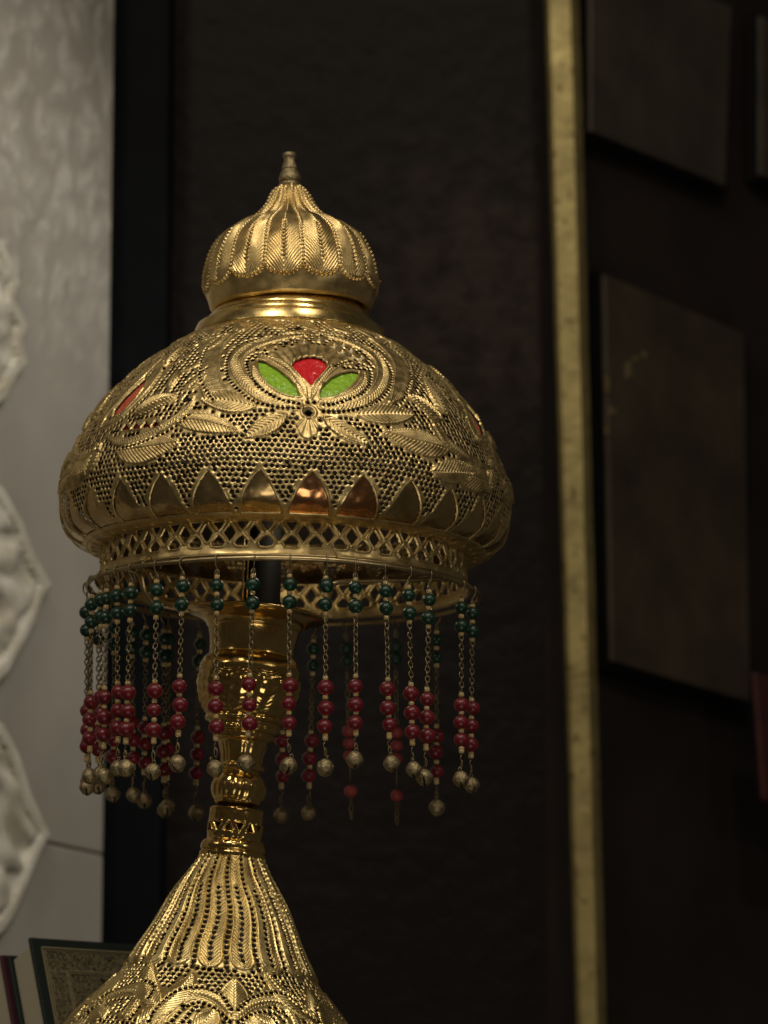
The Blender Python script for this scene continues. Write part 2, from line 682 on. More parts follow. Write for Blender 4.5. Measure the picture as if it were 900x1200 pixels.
# dark wall straight behind the lamp
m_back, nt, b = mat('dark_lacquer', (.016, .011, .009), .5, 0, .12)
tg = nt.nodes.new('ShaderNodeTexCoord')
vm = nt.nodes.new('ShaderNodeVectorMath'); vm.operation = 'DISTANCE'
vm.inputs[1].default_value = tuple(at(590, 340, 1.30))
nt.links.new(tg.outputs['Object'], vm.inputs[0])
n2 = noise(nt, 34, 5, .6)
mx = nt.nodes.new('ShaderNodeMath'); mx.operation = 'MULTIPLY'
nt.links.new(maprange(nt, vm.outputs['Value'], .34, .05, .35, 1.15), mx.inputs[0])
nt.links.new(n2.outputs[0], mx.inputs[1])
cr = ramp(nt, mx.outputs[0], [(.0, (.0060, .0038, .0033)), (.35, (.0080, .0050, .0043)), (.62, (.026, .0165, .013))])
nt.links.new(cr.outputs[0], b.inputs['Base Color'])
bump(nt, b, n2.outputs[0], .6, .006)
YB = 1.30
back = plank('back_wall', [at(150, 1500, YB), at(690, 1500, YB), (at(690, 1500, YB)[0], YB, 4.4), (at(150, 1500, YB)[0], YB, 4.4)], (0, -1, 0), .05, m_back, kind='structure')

m_post, nt, b = mat('black_post_paint', (.006, .007, .010), .6, 0, .05)
n2 = noise(nt, 12, 4)
cr = ramp(nt, n2.outputs[0], [(.3, (.003, .0034, .0044)), (.7, (.0055, .006, .0075))])
nt.links.new(cr.outputs[0], b.inputs['Base Color'])
a0, a1 = at(96, 1500, YB - .10), at(184, 1500, YB - .10)
post = plank('black_post', [a0, a1, (a1[0], a1[1], 4.4), (a0[0], a0[1], 4.4)], (0, -1, 0), .10, m_post, kind='structure', bev=.004)

# marble wall on the left, running towards the viewer
m_marble, nt, b = mat('grey_white_marble', (.55, .52, .47), .38, 0, .45)
tc = nt.nodes.new('ShaderNodeTexCoord')
vo = nt.nodes.new('ShaderNodeTexVoronoi'); vo.feature = 'SMOOTH_F1'
vo.inputs['Scale'].default_value = 46
nd = noise(nt, 14, 3)
mxv = nt.nodes.new('ShaderNodeMixRGB'); mxv.inputs[0].default_value = .08
nt.links.new(tc.outputs['Object'], mxv.inputs[1]); nt.links.new(nd.outputs['Color'], mxv.inputs[2])
mpp = nt.nodes.new('ShaderNodeMapping'); mpp.inputs['Scale'].default_value = (1, .55, .7)
nt.links.new(mxv.outputs[0], mpp.inputs[0]); nt.links.new(mpp.outputs[0], vo.inputs['Vector'])
sx = nt.nodes.new('ShaderNodeSeparateXYZ'); nt.links.new(tc.outputs['Object'], sx.inputs[0])
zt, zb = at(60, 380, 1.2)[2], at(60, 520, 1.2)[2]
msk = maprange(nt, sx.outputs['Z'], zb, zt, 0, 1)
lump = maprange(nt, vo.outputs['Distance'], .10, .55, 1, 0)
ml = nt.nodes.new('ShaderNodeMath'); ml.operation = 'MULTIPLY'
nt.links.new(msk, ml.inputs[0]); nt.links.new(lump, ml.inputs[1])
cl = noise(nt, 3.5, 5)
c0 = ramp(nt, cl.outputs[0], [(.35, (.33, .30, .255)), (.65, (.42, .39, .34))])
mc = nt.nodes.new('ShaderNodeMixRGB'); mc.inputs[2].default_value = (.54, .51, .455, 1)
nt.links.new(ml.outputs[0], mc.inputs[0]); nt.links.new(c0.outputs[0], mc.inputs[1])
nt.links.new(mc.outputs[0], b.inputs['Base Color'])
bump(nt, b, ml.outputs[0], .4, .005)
WE = at(121, 1000, YB - .16)                     # far edge of the marble wall
wd = np.array([-math.sin(R(22)), -math.cos(R(22)), 0.0])   # runs back towards the viewer
wn = np.array([math.cos(R(22)), -math.sin(R(22)), 0.0])   # faces right and forward


def wallp(px, py, off=0.0):
    return on_plane(px, py, WE + wn * off, wn)


def wz(u, z, off=0.0):
    p = WE + wd * u + wn * off
    return (p[0], p[1], z)


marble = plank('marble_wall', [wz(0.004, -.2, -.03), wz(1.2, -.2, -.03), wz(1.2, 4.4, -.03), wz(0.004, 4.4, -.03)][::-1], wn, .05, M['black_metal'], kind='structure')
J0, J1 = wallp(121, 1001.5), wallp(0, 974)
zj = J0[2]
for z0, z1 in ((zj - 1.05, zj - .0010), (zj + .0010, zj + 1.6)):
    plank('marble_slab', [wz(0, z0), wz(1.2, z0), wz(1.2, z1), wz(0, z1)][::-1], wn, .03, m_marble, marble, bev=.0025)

m_carve, nt, b = mat('carved_marble', (.60, .57, .50), .45, 0, .4)
n2 = noise(nt, 20, 5)
cr = ramp(nt, n2.outputs[0], [(.35, (.44, .40, .31)), (.6, (.62, .59, .50))])
nt.links.new(cr.outputs[0], b.inputs['Base Color'])


def carved(poly, seed, rim=.007):
    """carved relief plaque on the marble wall: outline in wall coordinates (u, z)"""
    P = np.array(poly)
    u0, z0 = P.min(axis=0) - .002
    u1, z1 = P.max(axis=0) + .002
    n, m = 80, 150
    Ug, Zg = np.meshgrid(np.linspace(u0, u1, n), np.linspace(z0, z1, m))
    D = np.full(Ug.shape, 9.0)
    ins = np.zeros(Ug.shape, bool)
    Pc = np.vstack([P, P[:1]])
    for a, b_ in zip(Pc[:-1], Pc[1:]):
        e = b_ - a
        k = np.clip(((Ug - a[0]) * e[0] + (Zg - a[1]) * e[1]) / (e @ e), 0, 1)
        D = np.minimum(D, np.hypot(Ug - a[0] - k * e[0], Zg - a[1] - k * e[1]))
        ins ^= ((a[1] > Zg) != (b_[1] > Zg)) & (Ug < (b_[0] - a[0]) * (Zg - a[1]) / (b_[1] - a[1] + 1e-12) + a[0])
    rg = np.random.default_rng(seed)
    H = np.zeros(Ug.shape)
    for k in range(10):
        a = rg.uniform(0, math.pi); f = rg.uniform(45, 130)
        H += np.sin(f * (Ug * math.cos(a) + Zg * math.sin(a)) + rg.uniform(0, 6) + 1.4 * np.sin(60 * Zg + k)) / 10
    H = .005 + .009 * np.abs(H) ** .7 * np.sign(H)
    edge = smoothstep(0, .004, D)
    h = np.where(D < .020, rim * edge, 0) + np.where(D >= .020, 1, 0) * H * smoothstep(.020, .028, D)
    h = np.where(ins, h + .004, -.002)
    Pw = WE[None, None, :] + wd * Ug[..., None] + wn * h[..., None]
    Pw[..., 2] = Zg
    idx = np.arange(n * m).reshape(m, n)
    F = np.stack([idx[:-1, :-1], idx[1:, :-1], idx[1:, 1:], idx[:-1, 1:]], -1).reshape(-1, 4)
    hit = (h > 0).ravel()[F].any(axis=1)
    F = F[hit]
    used = np.zeros(n * m, bool); used[F.ravel()] = True
    remap = np.cumsum(used) - 1
    me = mesh_np('carved_ornament', Pw.reshape(-1, 3)[used], remap[F])
    return link('carved_ornament', me, m_carve, marble)


def uz(px, py):
    p = wallp(px - 5, py)
    return (float(np.dot(p - WE, wd)), float(p[2]))


carved([uz(0, 280), uz(8, 300), uz(22, 335), uz(14, 352), uz(32, 385), uz(24, 402), uz(30, 430), uz(16, 445), uz(6, 470), uz(-40, 500), uz(-90, 470), uz(-110, 380), uz(-80, 290), uz(-30, 268)], 3)
carved([uz(0, 570), uz(24, 612), uz(38, 650), uz(59, 688), uz(48, 705), uz(40, 730), uz(22, 765), uz(8, 790), uz(-30, 830), uz(-90, 800), uz(-120, 700), uz(-90, 600), uz(-30, 545)], 8)
carved([uz(0, 846), uz(20, 885), uz(34, 930), uz(57, 980), uz(46, 1000), uz(34, 1030), uz(18, 1070), uz(2, 1094), uz(-30, 1120), uz(-90, 1090), uz(-120, 990), uz(-90, 900), uz(-30, 830)], 14)

# dark wall on the right, running away from the viewer
m_dark, nt, b = mat('dark_wall_paint', (.012, .010, .009), .6, 0, .15)
n1 = noise(nt, 5, 4)
cr = ramp(nt, n1.outputs[0], [(.3, (.012, .009, .009)), (.7, (.024, .018, .016))])
nt.links.new(cr.outputs[0], b.inputs['Base Color'])
RW = at(688, 700, YB - .02)
rd = np.array([math.sin(R(38)), math.cos(R(38)), 0.0])
rn = np.array([math.cos(R(38)), -math.sin(R(38)), 0.0])


def rz(u, z, off=0.0):
    p = RW + rd * u + rn * off
    return (p[0], p[1], z)


plank('side_wall', [rz(-.02, -.2), rz(-.02, 4.4), rz(2.2, 4.4), rz(2.2, -.2)], rn, .05, m_dark, kind='structure')

m_slab, nt, b = mat('tarnished_bronze', (.05, .04, .028), .45, 0.35, .5)
n1 = noise(nt, 9, 6, .6)
cr = ramp(nt, n1.outputs[0], [(.3, (.040, .029, .021)), (.7, (.082, .062, .040))])
nt.links.new(cr.outputs[0], b.inputs['Base Color'])
nt.links.new(maprange(nt, n1.outputs[0], .3, .7, .38, .6), b.inputs['Roughness'])
n2 = noise(nt, 60, 4)
bump(nt, b, n2.outputs[0], .3, .002)
m_slab2, nt, b = mat('warm_bronze', (.06, .05, .035), .5, 0.3, .5)
n1 = noise(nt, 9, 6, .6)
cr = ramp(nt, n1.outputs[0], [(.3, (.034, .027, .021)), (.7, (.068, .055, .040))])
nt.links.new(cr.outputs[0], b.inputs['Base Color'])


def slab(pxs, label, m, off=.028, th=.008, back=10, chips=()):
    """bronze sheet standing off the side wall with a black sheet added behind as the shadow in the gap"""
    P = [on_plane(x, y, RW + rn * off, rn) for x, y in pxs]
    o = plank('bronze_panel', P, rn, th, m, bev=.002)
    o['label'] = label
    o['category'] = 'wall panel'
    o['group'] = 'dark bronze panels on the side wall'
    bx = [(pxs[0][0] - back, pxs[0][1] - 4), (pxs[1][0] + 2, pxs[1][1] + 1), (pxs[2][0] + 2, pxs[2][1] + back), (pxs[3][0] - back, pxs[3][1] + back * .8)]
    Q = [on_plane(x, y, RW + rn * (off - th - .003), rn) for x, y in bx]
    bo = plank('gap_shadow_sheet', Q, rn, off - th - .006, M['black_metal'], o)  # black sheet added as the gap's shadow, left of and below the panel
    for (x, y, w, h) in chips:
        Pc = [on_plane(xx, yy, RW + rn * (off + .0015), rn) for xx, yy in ((x, y), (x + w, y + w * .3), (x + w, y + h), (x, y + h))]
        plank('worn_spot', Pc, rn, .003, m_chip, o, bev=.0006)
    return o


m_chip, _, _ = mat('bare_bronze', (.22, .17, .08), .4, .6)
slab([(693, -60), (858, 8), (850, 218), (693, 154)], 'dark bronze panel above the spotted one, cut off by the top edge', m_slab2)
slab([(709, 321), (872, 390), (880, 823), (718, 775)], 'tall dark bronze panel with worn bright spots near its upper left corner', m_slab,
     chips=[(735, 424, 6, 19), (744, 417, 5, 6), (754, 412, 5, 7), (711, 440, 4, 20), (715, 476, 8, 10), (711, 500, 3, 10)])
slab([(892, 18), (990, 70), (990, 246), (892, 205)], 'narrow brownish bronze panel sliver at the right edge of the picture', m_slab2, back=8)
m_red, nt, b = mat('red_lacquer', (.16, .022, .016), .5, 0, .5)
n1 = noise(nt, 30, 4)
cr = ramp(nt, n1.outputs[0], [(.3, (.032, .007, .006)), (.7, (.062, .014, .011))])
nt.links.new(cr.outputs[0], b.inputs['Base Color'])
Pr = [on_plane(x, y, RW + rn * .10, rn) for x, y in ((885, 787), (985, 815), (1000, 972), (896, 938))]
ro = plank('red_panel', Pr, rn, .008, m_red, bev=.004)
ro['label'] = 'dark red lacquered panel edge showing at the right border, below the tall bronze panel'
ro['category'] = 'red panel'

# gilt edge strip
m_gilt = brass('gilt_strip', (.33, .265, .105), (.19, .148, .058), .38, .55, 14, .5, 70, .002)
nt = m_gilt.node_tree
b = nt.nodes['Principled BSDF']
b.inputs['Metallic'].default_value = .55
sp = noise(nt, 95, 2, .4, dim=(1, 1, .5))
spots = maprange(nt, sp.outputs[0], .30, .38, .9, 0)
mm = nt.nodes.new('ShaderNodeMixRGB')
mm.inputs[2].default_value = (.10, .07, .02, 1)
old = b.inputs['Base Color'].links[0].from_socket
nt.links.new(spots, mm.inputs[0]); nt.links.new(old, mm.inputs[1]); nt.links.new(mm.outputs[0], b.inputs['Base Color'])
YS = YB - .09
mb = MB()
T0, T1 = at(640, 0, YS), at(677, 1200, YS)
dirv = (T1 - T0) / (T0[2] - T1[2])
prof = []
w_main_top, w_main_bot = 31 * .00102, 24 * .00102
zs = np.linspace(4.3, -.2, 60)
V, F = [], []
for z in zs:
    f = (T0[2] - z) / (T0[2] - T1[2])
    c = T0 + dirv * (T0[2] - z)
    wob = .0003 * math.sin(z * 31)
    wm = w_main_top + (w_main_bot - w_main_top) * f
    sec = [(0, .05), (0, .004), (.004, 0), (wm - .002, 0), (wm, .0015), (wm + .010, .022), (wm + .010, .05)]
    for x, y in sec:
        V.append((c[0] + x + wob, c[1] + y, z))
k = 7
for i in range(len(zs) - 1):
    for j in range(k - 1):
        F.append((i * k + j, (i + 1) * k + j, (i + 1) * k + j + 1, i * k + j + 1))
    F.append((i * k + k - 1, (i + 1) * k + k - 1, (i + 1) * k, i * k))
mb.add(V, F, False)
so = link('gilt_strip', mb.mesh('gilt_strip'), m_gilt)
so['label'] = 'tall narrow gilt metal strip with small dark specks, running from top to bottom'
so['category'] = 'metal strip'

# ------------------------------------------------------------------ books
m_green, nt, b = mat('dark_green_cloth', (.012, .020, .017), .55, 0, .4)
n1 = noise(nt, 300, 3); bump(nt, b, n1.outputs[0], .3, .0006)
m_maroon, nt, b = mat('maroon_cloth', (.055, .012, .022), .55, 0, .4)
n1 = noise(nt, 300, 3); bump(nt, b, n1.outputs[0], .3, .0006)
m_page, nt, b = mat('cream_pages', (.40, .36, .27), .7, 0, .3)
n1 = noise(nt, 600, 2, dim=(1, 0.02, .02)); bump(nt, b, n1.outputs[0], .5, .001)
m_giltp, nt, b = mat('gilt_print', (.16, .14, .08), .5, .3, .5)
tcn = nt.nodes.new('ShaderNodeTexCoord')
n2 = noise(nt, 42, 3)
mv = nt.nodes.new('ShaderNodeMixRGB'); mv.inputs[0].default_value = .06
nt.links.new(tcn.outputs['Object'], mv.inputs[1]); nt.links.new(n2.outputs['Color'], mv.inputs[2])
vv = nt.nodes.new('ShaderNodeTexVoronoi'); vv.feature = 'DISTANCE_TO_EDGE'; vv.inputs['Scale'].default_value = 230
nt.links.new(mv.outputs[0], vv.inputs['Vector'])
wv = nt.nodes.new('ShaderNodeTexWave'); wv.wave_type = 'RINGS'; wv.inputs['Scale'].default_value = 110; wv.inputs['Distortion'].default_value = 9
nt.links.new(tcn.outputs['Object'], wv.inputs['Vector'])
cr = ramp(nt, vv.outputs['Distance'], [(.05, (.30, .245, .135)), (.20, (.012, .017, .013))])
cr2 = ramp(nt, wv.outputs[0], [(.45, (.03, .032, .022)), (.6, (.17, .14, .075))])
mg = nt.nodes.new('ShaderNodeMixRGB'); mg.inputs[0].default_value = .18
nt.links.new(cr.outputs[0], mg.inputs[1]); nt.links.new(cr2.outputs[0], mg.inputs[2])
nt.links.new(mg.outputs[0], b.inputs['Base Color'])
m_gline, _, _ = mat('gilt_line', (.38, .32, .19), .45, .2)

bu = Vector((1, .75, -.01)).normalized()
bw = Vector((-.225, .31, 1)); bw = (bw - bu * bw.dot(bu)).normalized()
bn = bu.cross(bw).normalized()
if bn.dot(Vector(FW)) > 0:
    bn = -bn


def book(TL, cover_m, label, width=.17, height=.24, thick=.04, decorate=False):
    """TL = top left corner of the front cover; built in its own axes (u right, w up, n to viewer)"""
    Mx = Matrix(((bu.x, bw.x, bn.x, TL[0]), (bu.y, bw.y, bn.y, TL[1]), (bu.z, bw.z, bn.z, TL[2]), (0, 0, 0, 1)))
    e = bpy.data.objects.new('book', None)
    COL.objects.link(e)
    e.matrix_world = Mx
    e['label'] = label
    e['category'] = 'book'
    ct = .0045

    def pl(name, x0, x1, y0, y1, z0, z1, m, bev=.0012, par=e):
        mb_ = MB()
        mb_.box(((x0 + x1) / 2, (y0 + y1) / 2, (z0 + z1) / 2), (abs(x1 - x0), abs(y1 - y0), abs(z1 - z0)))
        o = link(name, mb_.mesh(name), m, par)
        bb = o.modifiers.new('bevel', 'BEVEL'); bb.width = bev; bb.segments = 2
        return o
    cov = pl('front_cover', 0, width, -height, 0, -ct, 0, cover_m)
    pl('back_cover', 0, width, -height, 0, -thick, -thick + ct, cover_m)
    pl('page_block', .004, width - .006, -height + .004, -.005, -thick + ct + .0003, -ct - .0003, m_page)
    pl('spine', width + .0004, width + .005, -height, 0, -thick, 0, cover_m)
    if decorate:
        f = .012
        pl('gilt_field', f, width - f, -height + f, -f, .0003, .0008, m_giltp, .0001, cov)
        q = MB()
        for ins, w in ((.0102, .0012), (.0128, .0006), (.0325, .0009), (.0348, .0006)):
            x0, x1, y0, y1 = ins, width - ins, -height + ins, -ins
            q.box(((x0 + x1) / 2, y1, .0012), (x1 - x0, w, .0008)); q.box(((x0 + x1) / 2, y0, .0012), (x1 - x0, w, .0008))
            q.box((x0, (y0 + y1) / 2, .00125), (w, y1 - y0, .0007)); q.box((x1, (y0 + y1) / 2, .00125), (w, y1 - y0, .0007))
        link('gilt_border', q.mesh('gilt_border'), m_gline, cov)
        pts = []
        cx, cy = .092, -.104
        for k in range(96):
            a = 2 * math.pi * k / 96
            rx, ry = .030, .058
            l = 1 + .09 * abs(math.sin(a * 6))
            pts.append((cx + rx * l * math.cos(a), cy + ry * l * math.sin(a), .0016))
        me = bpy.data.meshes.new('medallion')
        me.from_pydata(pts + [(p[0], p[1], .0006) for p in pts], [], [tuple(range(96))] + [(i, 96 + i, 96 + (i + 1) % 96, (i + 1) % 96) for i in range(96)])
        me.update()
        link('medallion', me, m_green, cov)
    return e


TL = at(35, 1098, .24)
book(TL, m_green, 'thick dark green book with a gilt arabesque cover, leaning behind the lamp base', decorate=True, width=.15, thick=.044)
TL2 = Vector(TL) - bn * .046 + bu * -.004 + bw * .003
book(TL2, m_maroon, 'maroon book with cream pages standing behind the green book', width=.15, thick=.04)
TL3 = Vector(TL2) - bn * .052 + bu * -.004 - bw * .001

# ================================================================== LAMP
lamp = bpy.data.objects.new('table_lamp', None)
COL.objects.link(lamp)
lamp['label'] = 'ornate pierced brass lamp, domed shade with onion cap and a green and red bead fringe'
lamp['category'] = 'lamp'
root_p = at(250, 1420, 0.0)
lamp.location = root_p


def holder(name, px, py, tilt, scale=1.0):
    """matrix of a lamp section whose axis passes photo pixel (px, py), leaning by tilt in the picture plane"""
    p = at(px, py, 0.0)
    d = np.dot(p - cam_pos, FW) / DIST
    return Matrix.Translation(Vector(p) - Vector(root_p)) @ Matrix.Rotation(tilt, 4, 'Y') @ Matrix.Scale(d * scale, 4)


def put(name, me, m, Mx, parent=lamp, local=None):
    o = link(name, me, m, parent)
    o.matrix_local = Mx if local is None else Mx @ local
    return o


def Z(y, y0, ce=.982):
    return (y0 - y) / ce


M_shade = holder('shade', 334.3, 600, R(1.3))
M_cap = holder('cap', 341, 330, R(-.9))
M_stem = holder('stem', 272, 1005, R(5.1))

# ------------------------------------------------------------------ dome
dome_prof = [(111, 397), (122, 402), (140, 413), (160, 427), (182, 445), (207, 470), (229, 497), (247, 530), (258, 556),
             (264, 578), (265.5, 592), (263.5, 609), (260, 624), (252, 636), (238, 644.5), (224, 649), (214, 650.5)]
S = Surf([(r, Z(y, 600)) for r, y in dome_prof], .92, 334.3, 600, R(1.3), R(11.8))


def A(*p):
    return S.tr([(270 + x / 4.5, 380 + y / 4.5) for x, y in p])


def B(*p):
    return S.tr([(100 + x / 4.5, 380 + y / 4.5) for x, y in p])


def C(*p):
    return S.tr([(430 + x / 5.0, 400 + y / 5.0) for x, y in p])


N3 = 3
# broad matte feather bands first, finer things over them
for k_ in range(22):
    t_ = -math.pi + (k_ + .5) * 2 * math.pi / 22
    S.band([(t_ - .05, 15), (t_ + .02, 28), (t_ + .12, 44)], 8.5, 1, .5, 3.4, .28, .9, .7, 2)
S.band(A((-20, 400), (-62, 330), (-75, 250), (-55, 160), (10, 85), (90, 40)), 13, N3, .9, 3.6, .22, .8, .9, 3)
S.band(A((850, 420), (905, 340), (912, 260), (880, 190), (815, 130), (740, 85)), 12, N3, .9, 3.6, .22, .8, .9, 1)
S.band(A((380, 440), (290, 420), (200, 388), (130, 335), (80, 272), (66, 210), (100, 160), (170, 118), (270, 86), (400, 62)), 7.6, N3, 1.0, 4.4, .5, 1.1, .8, 0)
S.band(A((510, 440), (600, 440), (690, 420), (765, 370), (803, 310), (806, 250), (780, 195), (720, 145), (630, 100), (500, 62)), 7.6, N3, 1.0, 4.4, .5, 1.1, .8, 0)
S.band(A((150, 230), (180, 300), (250, 362), (330, 398), (400, 415)), 5.5, N3, .9, 4, .45, 1.1, .7, 1)
S.band(A((490, 418), (560, 413), (640, 385), (705, 330), (715, 262)), 5.5, N3, .9, 4, .45, 1.1, .7, 1)
S.band(A((430, 405), (400, 335), (340, 262), (270, 212), (190, 180)), 5.0, N3, 1.1, 4, .45, 1.1, .7, 1)
S.band(A((452, 405), (478, 335), (530, 262), (600, 215), (690, 220)), 5.0, N3, 1.1, 4, .45, 1.1, .7, 1)


def polyfill(S, poly, cen, nfl, n, lift, amp):
    P = np.asarray(poly)
    for k in range(n):
        a = 2 * math.pi * k / n
        a = a - 2 * math.pi * round(a / (2 * math.pi))
        q = P + [a, 0]
        if q[:, 0].mean() > math.pi:
            q[:, 0] -= 2 * math.pi; a -= 2 * math.pi
        i0, i1, j0, j1 = S.window(q[:, 0].min(), q[:, 0].max(), q[:, 1].min(), q[:, 1].max())
        if i1 <= i0 or j1 <= j0:
            continue
        T, Sg = np.meshgrid(S.t[j0:j1], S.s[i0:i1])
        ins = np.zeros(T.shape, bool)
        for u, v in zip(q, np.roll(q, -1, axis=0)):
            ins ^= ((u[1] > Sg) != (v[1] > Sg)) & (T < (v[0] - u[0]) * (Sg - u[1]) / (v[1] - u[1] + 1e-12) + u[0])
        X = (T - cen[0] - a) * S.r[i0:i1][:, None]
        ang = np.arctan2(X, Sg - cen[1])
        v = lift + amp * np.cos(ang * nfl)
        S.H[i0:i1, j0:j1] = np.where(ins, v, S.H[i0:i1, j0:j1])
        S.SOL[i0:i1, j0:j1] |= ins


polyfill(S, A((230, 172), (330, 138), (430, 120), (540, 138), (640, 190), (600, 222), (527, 240), (440, 200), (350, 240), (290, 215)), A((437, 330))[0], 40, N3, .9, .7)
polyfill(S, A((375, 540), (400, 590), (437, 610), (475, 590), (495, 540), (470, 510), (437, 500), (405, 510)), A((437, 490))[0], 16, N3, 1.2, .6)
# gems of the central flower
g_red = S.opening(A((346, 238), (365, 210), (400, 194), (440, 188), (482, 194), (515, 212), (526, 242), (500, 276), (472, 308), (446, 334), (420, 308), (376, 274)), N3, 1.6)
g_gl = S.opening(A((172, 205), (215, 214), (270, 248), (330, 293), (370, 338), (392, 388), (340, 388), (285, 368), (235, 333), (198, 285), (180, 240)), N3, 1.6)
g_gr = S.opening(A((496, 400), (494, 370), (512, 333), (552, 294), (602, 268), (650, 261), (686, 264), (680, 292), (650, 330), (610, 364), (560, 390)), N3, 1.6)
flower = A((437, 473))[0]
S.pri.append((flower[0], flower[1], 4.6)); S.pri.append((flower[0] + 2 * math.pi / 3, flower[1], 4.6)); S.pri.append((flower[0] - 2 * math.pi / 3, flower[1], 4.6))
rr0 = np.interp(flower[1], S.s, S.r)
circ = [(flower[0] + 8 * math.cos(a) / rr0, flower[1] + 8 * math.sin(a)) for a in np.linspace(0, 2 * math.pi, 25)]
S.ridge(circ, N3, 1.6, 1.6, 0)
# leaves
LV = [((330, 480), (118, 600), 17, -1.5), ((510, 492), (742, 636), 15, 2)]
for a, b_, w, bd in LV:
    p, q = A(a, b_)
    S.leaf(p, q, w, bd, N3)
for (a, b_, w, bd) in [((420, 487), (485, 487), 22, 0), ((524, 527), (449, 508), 24, -2), ((572, 566), (518, 541), 24, -4),
                       ((309, 479), (245, 470), 22, 2), ((218, 493), (290, 507), 19, -3), ((150, 529), (223, 519), 26, 2),
                       ((168, 486), (218, 466), 18, -2), ((516, 494), (478, 464), 15, 2), ((521, 489), (494, 444), 20, 2),
                       ((112, 557), (131, 517), 17, 0), ((73, 574), (94, 553), 20, 0), ((541, 468), (500, 425), 13, 2)]:
    p, q = S.tr([a, b_])
    S.leaf(p, q, w, bd, N3)
# side medallion with the long red lens
S.band(B((125, 545), (150, 480), (225, 392), (320, 292), (405, 212), (438, 186)), 5.5, N3, .9, 3.6, .25, .8, .8, 1)
S.band(B((438, 190), (425, 245), (375, 335), (298, 420), (210, 500), (130, 548)), 5.5, N3, .9, 3.6, .25, .8, .8, 1)
g_rose = S.opening(B((190, 492), (196, 455), (238, 400), (298, 340), (350, 295), (356, 312), (345, 352), (310, 402), (262, 452), (215, 486)), N3, 1.5)
S.band(B((160, 596), (260, 622), (400, 580), (520, 512), (600, 440), (622, 385)), 5, N3, 1.0, 4, .4, 1, .8, 1)
S.band(B((660, 90), (672, 150), (650, 205), (600, 245), (545, 262)), 7, N3, .8, 3.6, .22, .8, .8, 3)
ce_ = B((530, 190))[0]
rr1 = np.interp(ce_[1], S.s, S.r)
spir = [(ce_[0] + (9 + .3 * a) * math.cos(a) / rr1, ce_[1] + (9 + .3 * a) * math.sin(a)) for a in np.linspace(-2.6, 3.2, 22)]
S.ridge(spir, N3, 1.2, 1.1, 0)
S.SOL |= False
S.dots([(t, s + 3.2) for t, s in spir[4:]], N3, 5.2, 1.7, 0)
S.band(C((400, 500), (470, 600), (600, 700), (740, 758)), 6, N3, 1.0, 4, .4, 1, .8, 3)
S.leaf(*B((490, 345), (525, 265)), 9, 1, N3, 1.0, 4, .4)
S.leaf(*B((590, 355), (685, 262)), 11, 1, N3, 1.0, 4, .4)
S.ridge(B((590, 130), (690, 85), (785, 58), (740, 110), (680, 150)), N3, 1.1, 1.0)
fl2 = B((575, 407))[0]
for k in (-1, 0, 1):
    S.pri.append((fl2[0] + k * 2 * math.pi / 3, fl2[1], 3.8))
rose_tri = []
for x in (262, 318, 372, 425):
    rose_tri.append(S.opening(B((x - 18, 560 - (x - 262) * .1), (x + 2, 528 - (x - 262) * .1), (x + 26, 556 - (x - 262) * .1)), N3, .9))
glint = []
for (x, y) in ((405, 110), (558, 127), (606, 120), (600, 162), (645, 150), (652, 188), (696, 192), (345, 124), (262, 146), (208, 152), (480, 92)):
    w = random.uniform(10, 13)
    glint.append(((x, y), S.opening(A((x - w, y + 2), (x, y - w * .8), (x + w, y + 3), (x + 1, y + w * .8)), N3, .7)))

# dotted contour lines
S.dots(A((560, 240), (600, 220), (650, 212), (700, 222), (738, 245), (750, 290), (735, 340), (700, 378), (650, 404), (600, 420), (550, 432), (500, 438)), N3, 5.6, 2.2)
S.dots(A((400, 430), (330, 416), (270, 396), (220, 370), (180, 340), (148, 300), (128, 260), (118, 220), (130, 190), (165, 172), (230, 172)), N3, 5.6, 2.2)
S.dots(A((500, 465), (580, 467), (660, 460), (735, 440), (792, 408), (835, 360), (855, 300), (845, 240), (805, 185), (740, 135), (640, 95), (540, 75), (430, 74)), N3, 5.8, 2.2)
S.dots(A((400, 455), (300, 447), (220, 432), (150, 410), (95, 370), (48, 325), (20, 280), (14, 220), (30, 165), (70, 122), (130, 98), (200, 84), (300, 72), (430, 68)), N3, 5.8, 2.2)
S.dots(A((900, 430), (940, 340), (952, 262), (925, 180), (850, 115), (760, 75)), N3, 6, 2.0)
S.dots(A((-40, 420), (-105, 330), (-122, 250), (-100, 150), (-30, 70)), N3, 6, 2.0)
S.dots(B((105, 560), (120, 480), (200, 385), (300, 282), (400, 190), (455, 165)), N3, 5.8, 1.9)
S.dots(B((455, 180), (448, 250), (395, 350), (315, 440), (222, 520), (150, 570)), N3, 5.8, 2.0)
S.dots(B((180, 640), (270, 650), (400, 610), (520, 545), (610, 480)), N3, 6, 2.1)
S.dots(B((530, 440), (545, 360), (600, 300), (690, 240)), N3, 5.6, 1.9)
S.dots([(2 * math.pi * k / 110 - math.pi + .01, 6.5) for k in range(111)], 1, 6.4, 2.2, 0)
S.ridge([(t, 11) for t in np.linspace(-math.pi, math.pi, 60)], 1, .9, 1.0, 0)

# arched plates round the lower rim
NP = 28
pitch = 2 * math.pi / NP
ta = S.trace(372.5, 551)
sa, sb = ta[1], S.trace(372.5, 598)[1]
hw = .41 * pitch
ph = sb - sa
arch0 = [(-hw, sb), (-hw * .98, sb - .13 * ph), (-hw * .87, sb - .34 * ph), (-hw * .66, sb - .58 * ph), (-hw * .36, sb - .82 * ph), (0, sa),
         (hw * .36, sb - .82 * ph), (hw * .66, sb - .58 * ph), (hw * .87, sb - .34 * ph), (hw * .98, sb - .13 * ph), (hw, sb)]
arch = [(t + ta[0], s) for t, s in arch0]
S.opening(arch, NP, .45)
